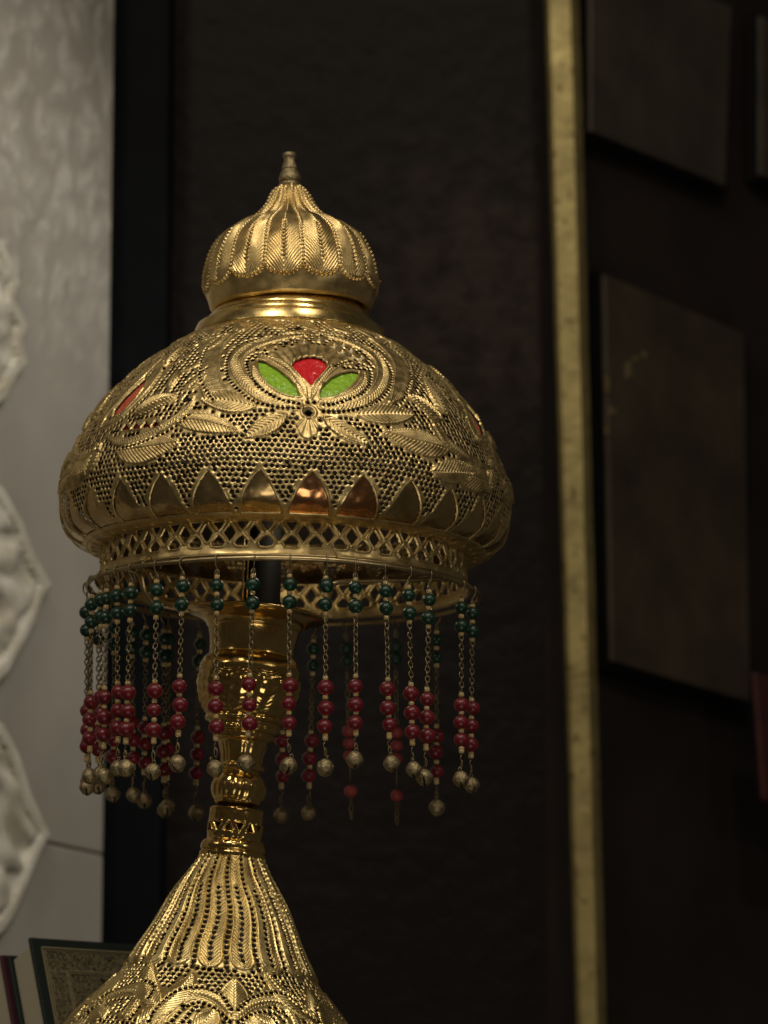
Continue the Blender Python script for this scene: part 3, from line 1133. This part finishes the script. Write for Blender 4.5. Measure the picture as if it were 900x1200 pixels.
# chased lip below the plates
S.ridge([(t, sb + 5) for t in np.linspace(-math.pi, math.pi, 120)], 1, .7, 1.5, 0)
for k in range(NP * 2):
    t0 = ta[0] + pitch / 2 * k
    t0 = (t0 + math.pi) % (2 * math.pi) - math.pi
    pts = [(t0 - pitch * .25 * math.cos(a), sb + 12 + 14 * math.sin(a)) for a in np.linspace(0, math.pi, 12)]
    S.ridge(pts, 1, 1.0, .9, 0)
    pts = [(t0 - pitch * .25 * math.cos(a) + pitch * .25, sb + 28 + 15 * math.sin(a)) for a in np.linspace(0, math.pi, 12)]
    S.ridge(pts, 1, 1.0, .9, 0)
holes = S.net(15, sb + 3, 6.7, 5.75, 2.42, .45, 1.4)
S.pierce(holes, 1.0)
hn = rng.normal(0, 1, (60, 90))


def dent(T, Sg):
    return .5 * np.sin(T * 7 + Sg * .06) * np.sin(Sg * .045 + T * 3) + .12 * np.sin(T * 61 + 3 * np.sin(Sg * .2)) * np.sin(Sg * .33)


shade = put('lamp_shade', S.mesh('lamp_shade', dent), M['brass'], M_shade)
mb = MB()
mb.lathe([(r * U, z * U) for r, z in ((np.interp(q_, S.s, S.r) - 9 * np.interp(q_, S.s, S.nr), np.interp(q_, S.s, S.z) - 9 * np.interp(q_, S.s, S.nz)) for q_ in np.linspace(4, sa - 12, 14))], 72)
link('dome_shadow_sheet', mb.mesh('dome_shadow_sheet'), M['hole_shadow'], shade)  # dark sheet added inside the dome to put shadow into its holes


def copies(me, m, name, n, parent, label=None, start=0, step=None, mats=None):
    for k in range(n):
        o = link(name, me, None if mats else m, parent)
        if mats:
            if len(me.materials) == 0:
                me.materials.append(m)
            o.material_slots[0].link = 'OBJECT'
            o.material_slots[0].material = mats[k]
        o.rotation_euler = (0, 0, (start + k) * (step or 2 * math.pi / n))
        if label:
            o['label'] = label
    return


copies(S.patch(g_red, -2.6, name='red_pane'), M['pane_red'], 'red_pane', 3, shade)
copies(S.patch(g_gl, -3.4, name='green_pane'), M['pane_green'], 'green_pane', 3, shade)
copies(S.patch(g_gr, -3.4, name='green_pane'), M['pane_green'], 'green_pane', 3, shade)
copies(S.patch(g_rose, -3.0, name='rose_pane'), M['pane_rose'], 'rose_pane', 3, shade)
allt = np.vstack(rose_tri)
me = S.patch(np.array(B((235, 572), (262, 520), (445, 505), (462, 545), (330, 568))), -3.2, 1, name='dark_red_pane')
copies(me, M['pane_dark'], 'dark_red_pane', 3, shade)
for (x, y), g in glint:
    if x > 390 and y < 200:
        copies(S.patch(g, -1.5, 1.0, 2, name='glint_chip'), M['glint_white'], 'glint_chip', 1, shade)  # pale chips added behind the openings as painted glints
pm = S.patch(arch0, -1.6, 2.0, 5, 'arch_plate')
pm.materials.append(M['plate'])
for k in range(NP):
    o = link('arch_plate', pm, None, shade)
    o.rotation_euler = (0, 0, ta[0] + k * pitch)
    if k in (0, 1):
        o.material_slots[0].link = 'OBJECT'
        o.material_slots[0].material = M['plate_copper']
        o['label'] = 'copper coloured arch plate'


def lathe_part(name, prof, y0, m, Mx, n=96, parent=lamp, fn=None, ce=.982, bevel=False):
    mb_ = MB()
    P = catmull([(r, Z(y, y0, ce)) for r, y in prof], 4) if not bevel else np.array([(r, Z(y, y0, ce)) for r, y in prof])
    mb_.lathe([(r * U, z * U) for r, z in P], n, fn=fn)
    me_ = mb_.mesh(name)
    if parent is lamp:
        return put(name, me_, m, Mx)
    return link(name, me_, m, parent)


lathe_part('neck_ring', [(112, 399), (113.4, 397.6), (114, 396), (113.8, 394.5), (112.6, 390), (110.8, 385.5), (110, 384), (108.6, 383.2), (105, 382), (101, 380.6), (99.5, 379), (98.6, 376.5), (97, 374), (95, 373),
                         (93.5, 371.4), (92.6, 369), (90, 365), (86, 358), (83, 350), (82, 340), (80, 330)][::-1], 600, M['brass_smooth'], M_shade, 128, shade)

# ------------------------------------------------------------------ pierced gallery below the dome
G = Surf([(213.5, Z(648, 600)), (213, Z(660, 600)), (213, Z(673, 600)), (214, Z(683, 600)), (216, Z(688, 600))], .92, 334.3, 600, R(1.3), R(10.4), 100, 1.6)
NG = 48
gp = 2 * math.pi / NG
for cx_, cs, w, h, kind in ((0, 6.6, 6.4, 4.8, 'v'), (.5, 15, 6.6, 9.4, 'd'), (0, 24.0, 7.6, 5.8, 't')):
    w_ = w / 213
    if kind == 'v':
        q = [(-w_, cs - h * .8), (w_, cs - h * .8), (w_ * .5, cs + h * .2), (0, cs + h), (-w_ * .5, cs + h * .2)]
    elif kind == 'd':
        q = [(-w_, cs), (-w_ * .45, cs - h * .6), (0, cs - h), (w_ * .45, cs - h * .6), (w_, cs), (w_ * .45, cs + h * .6), (0, cs + h), (-w_ * .45, cs + h * .6)]
    else:
        q = [(-w_ * .8, cs + h * .9), (-w_, cs + h * .3), (-w_ * .5, cs - h * .5), (0, cs - h), (w_ * .5, cs - h * .5), (w_, cs + h * .3), (w_ * .8, cs + h * .9), (0, cs + h)]
    for k in range(NG):
        t0 = -math.pi + (k + .5 + cx_) * gp
        if t0 > math.pi - gp * .6:
            t0 -= 0
        qq = [(t + t0 + random.gauss(0, .0012), s + random.gauss(0, .25)) for t, s in q]
        if max(a for a, _ in qq) < math.pi - .003:
            G.opening(qq, 1, 1.5)
G.pierce([], .9)
gal = link('gallery_band', G.mesh('gallery_band', lambda T, s: .7 * np.sin(T * 11) * np.sin(s * .2) + .5 * np.sin(T * 37 + 2) * smoothstep(28, 33, s)), M['brass'], shade)
mb = MB()
mb.tube([(218 * U * math.sin(a), -218 * U * math.cos(a), Z(688.5, 600) * U) for a in np.linspace(0, 2 * math.pi, 128, endpoint=False)], 2.0 * U, 8, True)
link('rolled_rim', mb.mesh('rolled_rim'), M['brass_wire'], shade)
RR, RZ = 228.5, Z(694.5, 600)
mb = MB()
mb.tube([((RR + .5 * math.sin(5 * a)) * U * math.sin(a), -(RR + .5 * math.sin(5 * a)) * U * math.cos(a), (RZ + .8 * math.sin(3 * a + 1)) * U) for a in np.linspace(0, 2 * math.pi, 160, endpoint=False)], 2.8 * U, 10, True)
for a in np.linspace(.3, 2 * math.pi + .3, 7)[:-1]:
    c, s_ = math.cos(a), math.sin(a)
    mb.tube([(r * U * s_, -r * U * c, z * U) for r, z in ((214, RZ + 12), (219, RZ + 8), (226, RZ + 3), (228, RZ))], 1.3 * U, 6)
link('hanging_ring', mb.mesh('hanging_ring'), M['brass_wire'], shade)

# inside: socket and the wire arms that carry the shade on the cup
mb = MB()
mb.lathe([(0.001, Z(600, 600) * U), (19 * U, Z(602, 600) * U), (21 * U, Z(625, 600) * U), (21 * U, Z(705, 600) * U), (24 * U, Z(708, 600) * U), (24 * U, Z(724, 600) * U)], 32, (-24 * U, 0, 0))
link('bulb_socket', mb.mesh('bulb_socket'), M['socket'], shade)
bl_ = bpy.data.lights.new('shade_inner_fill', 'POINT')  # weak fill added inside the shade to lift its inner walls; no bulb there
bl_.energy = .10
bl_.color = (1, .84, .60)
bl_.shadow_soft_size = .012
bo_ = bpy.data.objects.new('shade_inner_fill', bl_)
COL.objects.link(bo_)
bo_.parent = shade
bo_.location = (18 * U, -40 * U, Z(622, 600) * U)
mb = MB()
for x in (-46, -41):
    mb = MB()
    mb.tube([(x * U, -26 * U, Z(600, 600) * U), (x * U, -26 * U, Z(722, 600) * U)], 1.2 * U, 6)
    link('socket_rod', mb.mesh('socket_rod'), M['brass_wire'], shade)
for sgn, y_ in ((-1, -40), (1, -20)):
    pts = catmull([(sgn * 212, y_ * .9, Z(668, 600)), (sgn * 190 - 0, y_, Z(676, 600)), (sgn * 152 - 14, y_, Z(684, 600)), (sgn * 146 - 14, y_, Z(702, 600)), (sgn * 128 - 20, y_, Z(717, 600)), (sgn * 98 - 32, y_, Z(721, 600)), (sgn * 70 - 35, y_, Z(725, 600))], 6)
    if sgn > 0:
        pts = catmull([(212, 30, Z(668, 600)), (150, 0, Z(676, 600)), (66, y_, Z(684, 600)), (55, y_, Z(700, 600)), (50, y_, Z(716, 600)), (40, y_, Z(727, 600)), (25, y_, Z(728, 600))], 6)
    mb = MB()
    mb.tube([tuple(p * U) for p in pts], 2.6 * U, 8)
    link('shade_arm', mb.mesh('shade_arm'), M['brass_wire'], shade)

# ------------------------------------------------------------------ onion cap
K = Surf([(r, Z(y, 330)) for r, y in [(9, 215), (14, 219.5), (21, 226), (30, 242), (44, 257), (66, 269), (85, 285), (96, 308), (100.5, 330), (99, 346), (96, 358), (94, 363), (90, 365), (85, 360)]],
         .72, 341, 330, R(-.9), R(13.6), 110, 1.6)
NC = 14
pc = 2 * math.pi / NC
t0 = K.trace(335, 318)[0]
s_bot, s_cusp, s_c1, s_c0 = K.trace(335, 320)[1], K.trace(357, 305)[1], K.trace(335, 304)[1], K.trace(334, 262)[1]
T, Sg = np.meshgrid(K.t, K.s)
ph_ = ((T - t0 + pc / 2) % pc) - pc / 2
X = ph_ * K.r[:, None]
sc = s_cusp + (s_bot - s_cusp) * np.sqrt(np.clip(1 - (ph_ / (pc / 2)) ** 2, 0, 1))
inside = smoothstep(0, 1.5, sc - Sg)
wp = K.r[:, None] * pc / 2
pil = (1 - (np.abs(X) / wp) ** 2)
K.H += inside * (1.0 + 1.9 * pil * smoothstep(30, 85, Sg))
ed = np.minimum(sc - Sg, wp - np.abs(X))
K.H += inside * smoothstep(2, 4, ed) * .80 * np.sin(2 * np.pi * (Sg + np.abs(X) * 1.5 + .8 * np.sin(T * 31)) / 5.2)
K.H -= .6 * np.exp(-((wp - np.abs(X) - 1.6) / 1.1) ** 2) * inside * smoothstep(8, 30, Sg)
for k in range(NC):
    tc_ = (t0 + k * pc + math.pi) % (2 * math.pi) - math.pi
    s = 6.0
    while s < s_cusp:
        e_ = tc_ + pc / 2
        e_ = (e_ + math.pi) % (2 * math.pi) - math.pi
        rr = np.interp(s, K.s, K.r)
        if rr > 16 or k % 2 == 0:
            K.bump_at(e_ + random.gauss(0, .2) / rr, s, 1.9, 1.9)
        s += 4.6
    for i in range(1, 12):
        a = math.pi * i / 12
        x = -math.cos(a)
        K.bump_at(tc_ + x * pc / 2, s_cusp + (s_bot - s_cusp) * math.sin(a) + .6, 1.9, 3.0)
    s = s_c0
    while s < s_c1:
        K.pri.append((tc_, s, 1.5)); K.bump_at(tc_ + 2.6 / np.interp(s, K.s, K.r), s + 2, 1.6, 1.3)
        s += 5.0
K.pierce([], 1.4)
cap = put('onion_cap', K.mesh('onion_cap', lambda T, s: .5 * np.sin(T * 9 + s * .11) * np.sin(s * .09 + T * 2)), M['brass_cap'], M_cap)
lathe_part('finial', [(1, 176), (6, 176.3), (7.8, 178), (7.8, 181), (6.8, 183), (6.7, 186), (7.4, 189), (8.6, 192.5), (9.4, 195.5), (8.6, 197), (9.6, 199), (12, 203.5), (12.8, 207.5), (12.5, 210.5),
                      (11.2, 212.5), (12.9, 213.6), (13, 216), (11, 218), (9, 220)][::-1], 330, M['bell'], M_cap, 32, cap)
lathe_part('cap_lining', [(85, 359), (82, 352), (80, 345)][::-1], 330, M['brass_smooth'], M_cap, 64, cap)

# ------------------------------------------------------------------ stem
def petals(w, u):
    return 0


lathe_part('lamp_cup', [(40, 745), (50, 735), (66, 728), (80, 722), (83, 719.5), (84.5, 720), (84, 722.5), (76, 726), (67, 729), (61, 732), (57, 736), (56.5, 738), (54.5, 740), (52, 750), (50.5, 762), (50.5, 770),
                        (53, 773), (57, 778), (60, 786), (59.5, 792)], 1005, M['brass_cast'], M_stem, 96)


def swag(w, u):
    return (1.6 * math.cos(8 * w) * math.sin(math.pi * u) + .9 * math.cos(24 * w + 6 * u) * math.sin(math.pi * u) + .5 * math.sin(40 * u + 3 * math.cos(8 * w))) * U * (1 if u < .95 else .2)


mb = MB()
P = catmull([(59.5, Z(792, 1005)), (60.5, Z(800, 1005)), (59, Z(812, 1005)), (55, Z(826, 1005)), (50, Z(836, 1005)), (46, Z(842, 1005))], 12)
mb.lathe([(r * U, z * U) for r, z in P], 160, fn=swag)
put('chased_bowl', mb.mesh('chased_bowl'), M['brass_cast'], M_stem)


def flute(w, u):
    return (.9 * max(0, math.cos(12 * w)) * smoothstep(.45, .6, u) * (1 - smoothstep(.93, .98, u)) + .35 * math.sin(26 * w + 8 * u) * (1 - smoothstep(.4, .5, u))) * U


mb = MB()
P = catmull([(r, Z(y, 1005)) for r, y in [(46, 842), (47.5, 845), (47, 848), (42.5, 850), (41.5, 854), (42.5, 857), (41, 860), (36.5, 862), (36, 866), (35, 869), (30, 871), (28, 875), (26.5, 880), (24.5, 887), (24, 893), (23.5, 896),
                                                 (25.5, 897.5), (27, 900), (26, 903.5), (23, 905.5), (22, 908)]], 8)
mb.lathe([(r * U, z * U) for r, z in P], 144, fn=flute)
put('stem_column', mb.mesh('stem_column'), M['brass_cast'], M_stem)


def melon(w, u):
    return (1.5 * abs(math.cos(5 * w)) * math.sin(math.pi * u) + .5 * math.cos(20 * w + 9 * u) * math.sin(math.pi * u) ** 2) * U


mb = MB()
P = catmull([(r, Z(y, 1005)) for r, y in [(22, 907.8), (24, 909), (28.5, 914), (31.2, 921), (31.5, 928), (29.5, 935), (26.5, 939.5), (26.5, 942), (24, 944), (17, 946), (16, 951)]], 8)
mb.lathe([(r * U, z * U) for r, z in P], 144, fn=melon)
put('stem_knob', mb.mesh('stem_knob'), M['brass_cast'], M_stem)
Q = Surf([(r, Z(y, 1005)) for r, y in [(26, 948.5), (30.5, 949), (32, 950.5), (31.5, 953), (32, 960), (32, 984), (33, 986), (36.5, 989), (38.3, 993), (38.3, 997), (36.8, 999), (38.8, 1001), (39, 1006), (37, 1009)]],
         .6, 272, 1005, R(5.1), R(6), 110, 1.2)
sm = np.interp(Z(972, 1005), Q.z[::-1], Q.s[::-1])
for k in range(14):
    tk = -math.pi + (k + .5) * 2 * math.pi / 14
    w = 5.0 / 32
    sg = 1 if k % 2 else -1
    Q.opening([(tk - w, sm - 4.5 * sg), (tk + w, sm - 4.5 * sg), (tk, sm + 4.5 * sg)], 1, .9)
Q.pierce([], .5)
put('pierced_collar', Q.mesh('pierced_collar', lambda T, s: .35 * np.sin(T * 5) + .3 * np.cos(T * 18) * (s > sm + 12) * (s < sm + 22)), M['brass_cast'], M_stem)

# ------------------------------------------------------------------ pierced base
E = Surf([(r, Z(y, 1005)) for r, y in [(36, 1004), (38, 1007), (50, 1027), (66.5, 1053), (79, 1077), (91, 1100), (103, 1122), (116, 1144), (139, 1170), (163, 1196), (180, 1222), (189, 1252)]],
         .88, 272, 1005, R(5.1), R(4.7), 100, 2.2)
NB = 18
pb = 2 * math.pi / NB


def E_(*p):
    return E.tr(p)


tb0, sbt = E.trace(252, 1131)
T, Sg = np.meshgrid(E.t, E.s)
swirl = .13 * (1 - smoothstep(0, sbt * .7, Sg)) + .022 * np.sin(Sg * .06) * smoothstep(0, 30, Sg) * smoothstep(0, 30, sbt - Sg)
ph_ = ((T - tb0 + swirl + pb / 2) % pb) - pb / 2
X = ph_ * E.r[:, None]
wp = E.r[:, None] * pb * .355
s_c = sbt - E.r[:, None] * 0 - 14
dcap = np.where(Sg < s_c, np.abs(X) - wp, np.hypot(X, Sg - s_c) - wp)
inn = dcap < 0
E.H += np.where(inn, .7 + .85 * np.sin(2 * np.pi * (Sg * 1.0 + np.abs(X) * 1.3) / 4.8) * smoothstep(1, 2.6, -dcap), 0)
E.H += 1.5 * np.exp(-(dcap / 1.1) ** 2) * (Sg < sbt + 3)
outl = (~inn) & (Sg < s_c)
E.SOL |= (dcap < 1.6) & (Sg < sbt + 4)
E.SOL |= (Sg < s_c + 4)
for k in range(NB):
    tk = tb0 + k * pb

    def sw(s):
        return .13 * (1 - smoothstep(0, sbt * .7, s)) + .022 * math.sin(s * .06) * smoothstep(0, 30, s) * smoothstep(0, 30, sbt - s)
    s = sbt * .30 + random.uniform(0, 3)
    while s < sbt - 7:
        t = (tk - sw(s) + math.pi) % (2 * math.pi) - math.pi
        rr = np.interp(s, E.s, E.r)
        E.pri.append((t + random.gauss(0, .3) / rr, s, 2.3 + .6 * s / sbt)); s += 6.9 + random.uniform(-.4, .4)
    s = 7.0
    while s < sbt + 2:
        t = (tk + pb / 2 - sw(s) + math.pi) % (2 * math.pi) - math.pi
        rr = np.interp(s, E.s, E.r)
        E.pri.append((t + random.gauss(0, .3) / rr, s, 2.0 + .9 * s / sbt)); s += 6.8 + random.uniform(-.4, .4)
N5 = 5
p, q = E_((283, 1186), (281, 1145))
E.leaf(p, q, 26, 0, N5, 1.2, 5, .6)
E.band(E_((281, 1186), (264, 1169), (242, 1161), (220, 1167), (204, 1182), (195, 1200)), 6.5, N5, 1.0, 4.6, .55, 1.1, .9, 0)
E.band(E_((284, 1186), (302, 1173), (324, 1169), (342, 1176), (351, 1189), (356, 1202)), 6.5, N5, 1.0, 4.6, .55, 1.1, .9, 0)
p, q = E_((172, 1198), (235, 1138))
E.leaf(p, q, 26, 4, N5, 1.1, 5, .5)
p, q = E_((380, 1199), (314, 1137))
E.leaf(p, q, 20, -4, N5, 1.1, 5, .5)
p, q = E_((240, 1200), (262, 1178))
E.leaf(p, q, 22, 3, N5, 1.2, 4.6, .6)
p, q = E_((330, 1203), (302, 1182))
E.leaf(p, q, 22, -3, N5, 1.2, 4.6, .6)
E.dots(E_((281, 1193), (262, 1177), (242, 1170), (226, 1177), (212, 1192)), N5, 6.2, 2.4)
E.dots(E_((286, 1193), (303, 1183), (322, 1180), (336, 1188), (343, 1199)), N5, 6.2, 2.4)
E.dots(E_((281, 1180), (266, 1162), (244, 1153), (218, 1158), (198, 1174), (186, 1194)), N5, 6.2, 2.4)
E.dots(E_((286, 1180), (303, 1165), (326, 1160), (348, 1168), (360, 1186)), N5, 6.2, 2.4)
holes = E.net(sbt - 10, E.L - 3, 7.2, 6.2, 2.5, .4, 1.0)
E.pierce(holes, 1.4)
put('lamp_base', E.mesh('lamp_base', lambda T, s: .5 * np.sin(T * 6 + s * .07)), M['brass_base'], M_stem)
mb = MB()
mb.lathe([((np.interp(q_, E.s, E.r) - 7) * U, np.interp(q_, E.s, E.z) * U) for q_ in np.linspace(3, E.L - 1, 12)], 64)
put('base_shadow_sheet', mb.mesh('base_shadow_sheet'), M['hole_shadow'], M_stem)  # added dark sheet that puts shadow into the base holes
lathe_part('base_foot', [(189, 1252), (190, 1275), (180, 1310), (155, 1345), (120, 1370), (112, 1385), (130, 1400), (150, 1408), (152, 1415), (148, 1420)], 1005, M['brass_base'], M_stem, 96)

# ------------------------------------------------------------------ bead fringe
def link_mesh(mb_, c, yaw, a, b_, wr, tilt=0.0):
    pts = []
    for k in range(10):
        w = 2 * math.pi * k / 10
        x, z = a * math.cos(w), b_ * math.sin(w)
        pts.append((c[0] + x * math.cos(yaw), c[1] + x * math.sin(yaw) + tilt * z, c[2] + z))
    mb_.tube(pts, wr, 5, True)


def strand_meshes(var, seed):
    """hook, chain and wire of one strand; z = 0 at the ring, in photo pixels"""
    rd_ = random.Random(seed)
    c = MB()
    h = [(1.5, 3.8, -4), (1.2, 4.2, 1), (1, 1.8, 4.6), (.6, -2, 4.8), (0, -4.4, 1), (0, -3.8, -5), (0, -.6, -9), (0, .4, -12), (0, 0, -18)]
    c.tube([tuple(v * U for v in p) for p in catmull(h, 3)], 1.0 * U, 6)
    link_mesh(c, (0, 0, -15 * U), .3, 2.6 * U, 4.5 * U, .75 * U)
    z = -61.0
    n = 13 if var == 0 else 9
    step = 72.0 / n
    for k in range(n):
        zz = z - step * (k + .3)
        link_mesh(c, (rd_.uniform(-.4, .4) * U, 0, zz * U), (.65 if k % 2 else -.65) if var == 0 else (0 if k % 2 else 1.4), 2.5 * U, (step * .68) * U, .85 * U, .15)
    c.tube([(0, 0, -137 * U), (0, 0, -58 * U - 80 * U)], .5 * U, 5)
    c.tube([(0, 0, -16 * U), (0, 0, -60 * U)], .5 * U, 5)
    c.tube([(0, 0, -134 * U), (0, 0, -202 * U)], .5 * U, 5)
    if var == 0:
        pts = catmull([(0, 0, -200), (-2.2, 0, -203), (-1, .5, -206), (1.6, 0, -209), (1.4, 0, -214), (0, 0, -217)], 4)
        c.tube([tuple(p * U) for p in pts], .8 * U, 6)
        link_mesh(c, (0, 0, -211 * U), .8, 2.0 * U, 5 * U, .8 * U)
    else:
        for k in range(5):
            link_mesh(c, (0, 0, (-206 - 8 * k) * U), 0 if k % 2 else 1.4, 2.3 * U, 5.3 * U, .8 * U)
    return c.mesh('bead_strand')


bead = MB(); bead.sphere((0, 0, 0), 8.1 * U, 20, 14, .96); bead_me = bead.mesh('green_bead')
bead = MB(); bead.sphere((0, 0, 0), 8.8 * U, 20, 14, .94); bead_r = bead.mesh('red_bead')
bead = MB(); bead.sphere((0, 0, 0), 8.3 * U, 16, 10, .9); bead_p = bead.mesh('pink_bead')
bead = MB(); bead.sphere((0, 0, 0), 8.0 * U, 16, 10, .9); bead_d = bead.mesh('dull_bead')
bead_me.materials.append(M['bead_green']); bead_r.materials.append(M['bead_red']); bead_p.materials.append(M['bead_pink']); bead_d.materials.append(M['bead_dull_green'])


def bell_mesh():
    b_ = MB()
    prof = []
    for i in range(17):
        a = math.pi * i / 16
        r = 8.8 * math.sin(a) + (.7 if 7 <= i <= 9 else 0)
        prof.append((max(1e-5, r * U), -9.8 * U * math.cos(a)))
    b_.lathe(prof, 24)
    # raised lips on both sides of the slot
    for sx_ in (-1, 1):
        pts = [(sx_ * 1.3 * U, -8.8 * U * math.cos(a), -9.8 * U * math.sin(a)) for a in np.linspace(-.5, math.pi + .5, 16)]
        b_.tube(pts, .5 * U, 5)
    b_.tube([(x * U, 0, z * U) for x, z in ((-1.6, 9.2), (-1.6, 12), (0, 13.4), (1.6, 12), (1.6, 9.2))], .8 * U, 6)
    return b_.mesh('jingle_bell')


bell_me = bell_mesh()
bell_me.materials.append(M['bell'])
slot = MB()
slot.tube([(0, -8.5 * U * math.cos(a), -9.5 * U * math.sin(a)) for a in np.linspace(-.3, math.pi + .3, 14)], .9 * U, 5)
slot_me = slot.mesh('bell_slot'); slot_me.materials.append(M['black_metal'])


def spacer_mesh(zs):
    s_ = MB()
    for z in zs:
        s_.lathe([(1e-5, (z - 2.6) * U), (2.4 * U, (z - 2.6) * U), (3.2 * U, (z - 1.2) * U), (3.2 * U, (z + 1.2) * U), (2.4 * U, (z + 2.6) * U), (1e-5, (z + 2.6) * U)], 10)
    me_ = s_.mesh('spacer_beads')
    me_.materials.append(M['spacer'])
    return me_


sp0 = spacer_mesh((-19, -37.5, -58.5, -130, -151, -172, -193, -196))
chain0 = [strand_meshes(0, i) for i in range(4)]
chain1 = strand_meshes(1, 9)
for me_ in chain0 + [chain1]:
    me_.materials.append(M['chain'])

front = [117, 129, 137, 150, 168, 198, 228, 267, 308, 348, 388, 421, 454, 480, 504, 541, 555]
angs = [math.asin(max(-1, min(1, (x - 334.8) / 228.5))) for x in front]
side = [R(a) for a in (-86, -97, -106, -117, -126)]
backs = [(516, 0), (467, 1), (406, 1), (367, 0), (333, 0), (229, 0), (192, 0), (166, 0)]
items = [(a, 0) for a in angs] + [(a, 0) for a in side]
for x, v in backs:
    q = math.asin((x - 334.8) / 228.5)
    items.append((math.pi - q, v))
items += [(R(-139.5), 0)]
items.sort(key=lambda p: p[0])
for i, (a, v) in enumerate(items):
    pl_ = M_shade @ Vector((RR * U * math.sin(a), -RR * U * math.cos(a), (RZ + .8 * math.sin(3 * a + 1) - 1.5) * U))
    o = link('bead_strand', chain1 if v else chain0[i % 4], None, lamp)
    sw = random.gauss(0, .020)
    o.location = pl_
    o.rotation_euler = (random.uniform(-.02, .02), sw, a + random.uniform(-.5, .5) if not v else a)
    jit = random.uniform(-7, 6)
    o.scale = (1, 1, 1 + jit / 215)
    fl = 1 / (1 + jit / 215)
    if v:
        o['label'] = 'strand of dull green and opaque pink beads ending in a pink bead'

    def child(name, me_, z, x=0, y=0, rot=None, squash=True):
        c = link(name, me_, None, o)
        c.location = (x * U, y * U, z * U)
        q_ = random.uniform(.93, 1.06)
        c.scale = (q_, q_, fl * q_)
        c.rotation_euler = rot or (0, 0, random.uniform(0, 6))
        return c
    if v == 0:
        for z in (-28 + random.uniform(-1, 1), -48.5 + random.uniform(-1, 1)):
            child('green_bead', bead_me, z, random.uniform(-.6, .6), random.uniform(-.6, .6), (random.uniform(-.2, .2), random.uniform(-.2, .2), 0))
        for z in (-140.5 + random.uniform(-1.2, 1.2), -161.5 + random.uniform(-1.5, 1.5), -182.5 + random.uniform(-1.2, 1.2)):
            child('red_bead', bead_r, z, random.uniform(-1.4, 1.4), random.uniform(-1.4, 1.4), (random.uniform(-.2, .2), random.uniform(-.2, .2), 0))
        link('spacer_beads', sp0, None, o, kind='stuff')
        ya = random.uniform(-1.4, 1.4)
        bl = child('jingle_bell', bell_me, -228, random.uniform(-2, 2), 0, (random.uniform(-.3, .5), random.uniform(-.3, .3), ya))
        bl.location.z = (-228 + random.uniform(-3, 3)) * U
        sl = link('bell_slot', slot_me, None, o)
        sl.location = bl.location; sl.rotation_euler = bl.rotation_euler; sl.scale = bl.scale
    else:
        for z in (-30, -45):
            child('green_bead', bead_d, z)
        for z in (-133, -148.5, -164):
            child('pink_bead', bead_p, z)
        child('pink_bead', bead_p, -240 + 32)
print('TRIS', sum(len(o.data.loop_triangles) or sum(len(p.vertices) - 2 for p in o.data.polygons) if len(o.data.polygons) < 5000 else 2 * len(o.data.polygons) for o in scene.objects if o.type == 'MESH'))
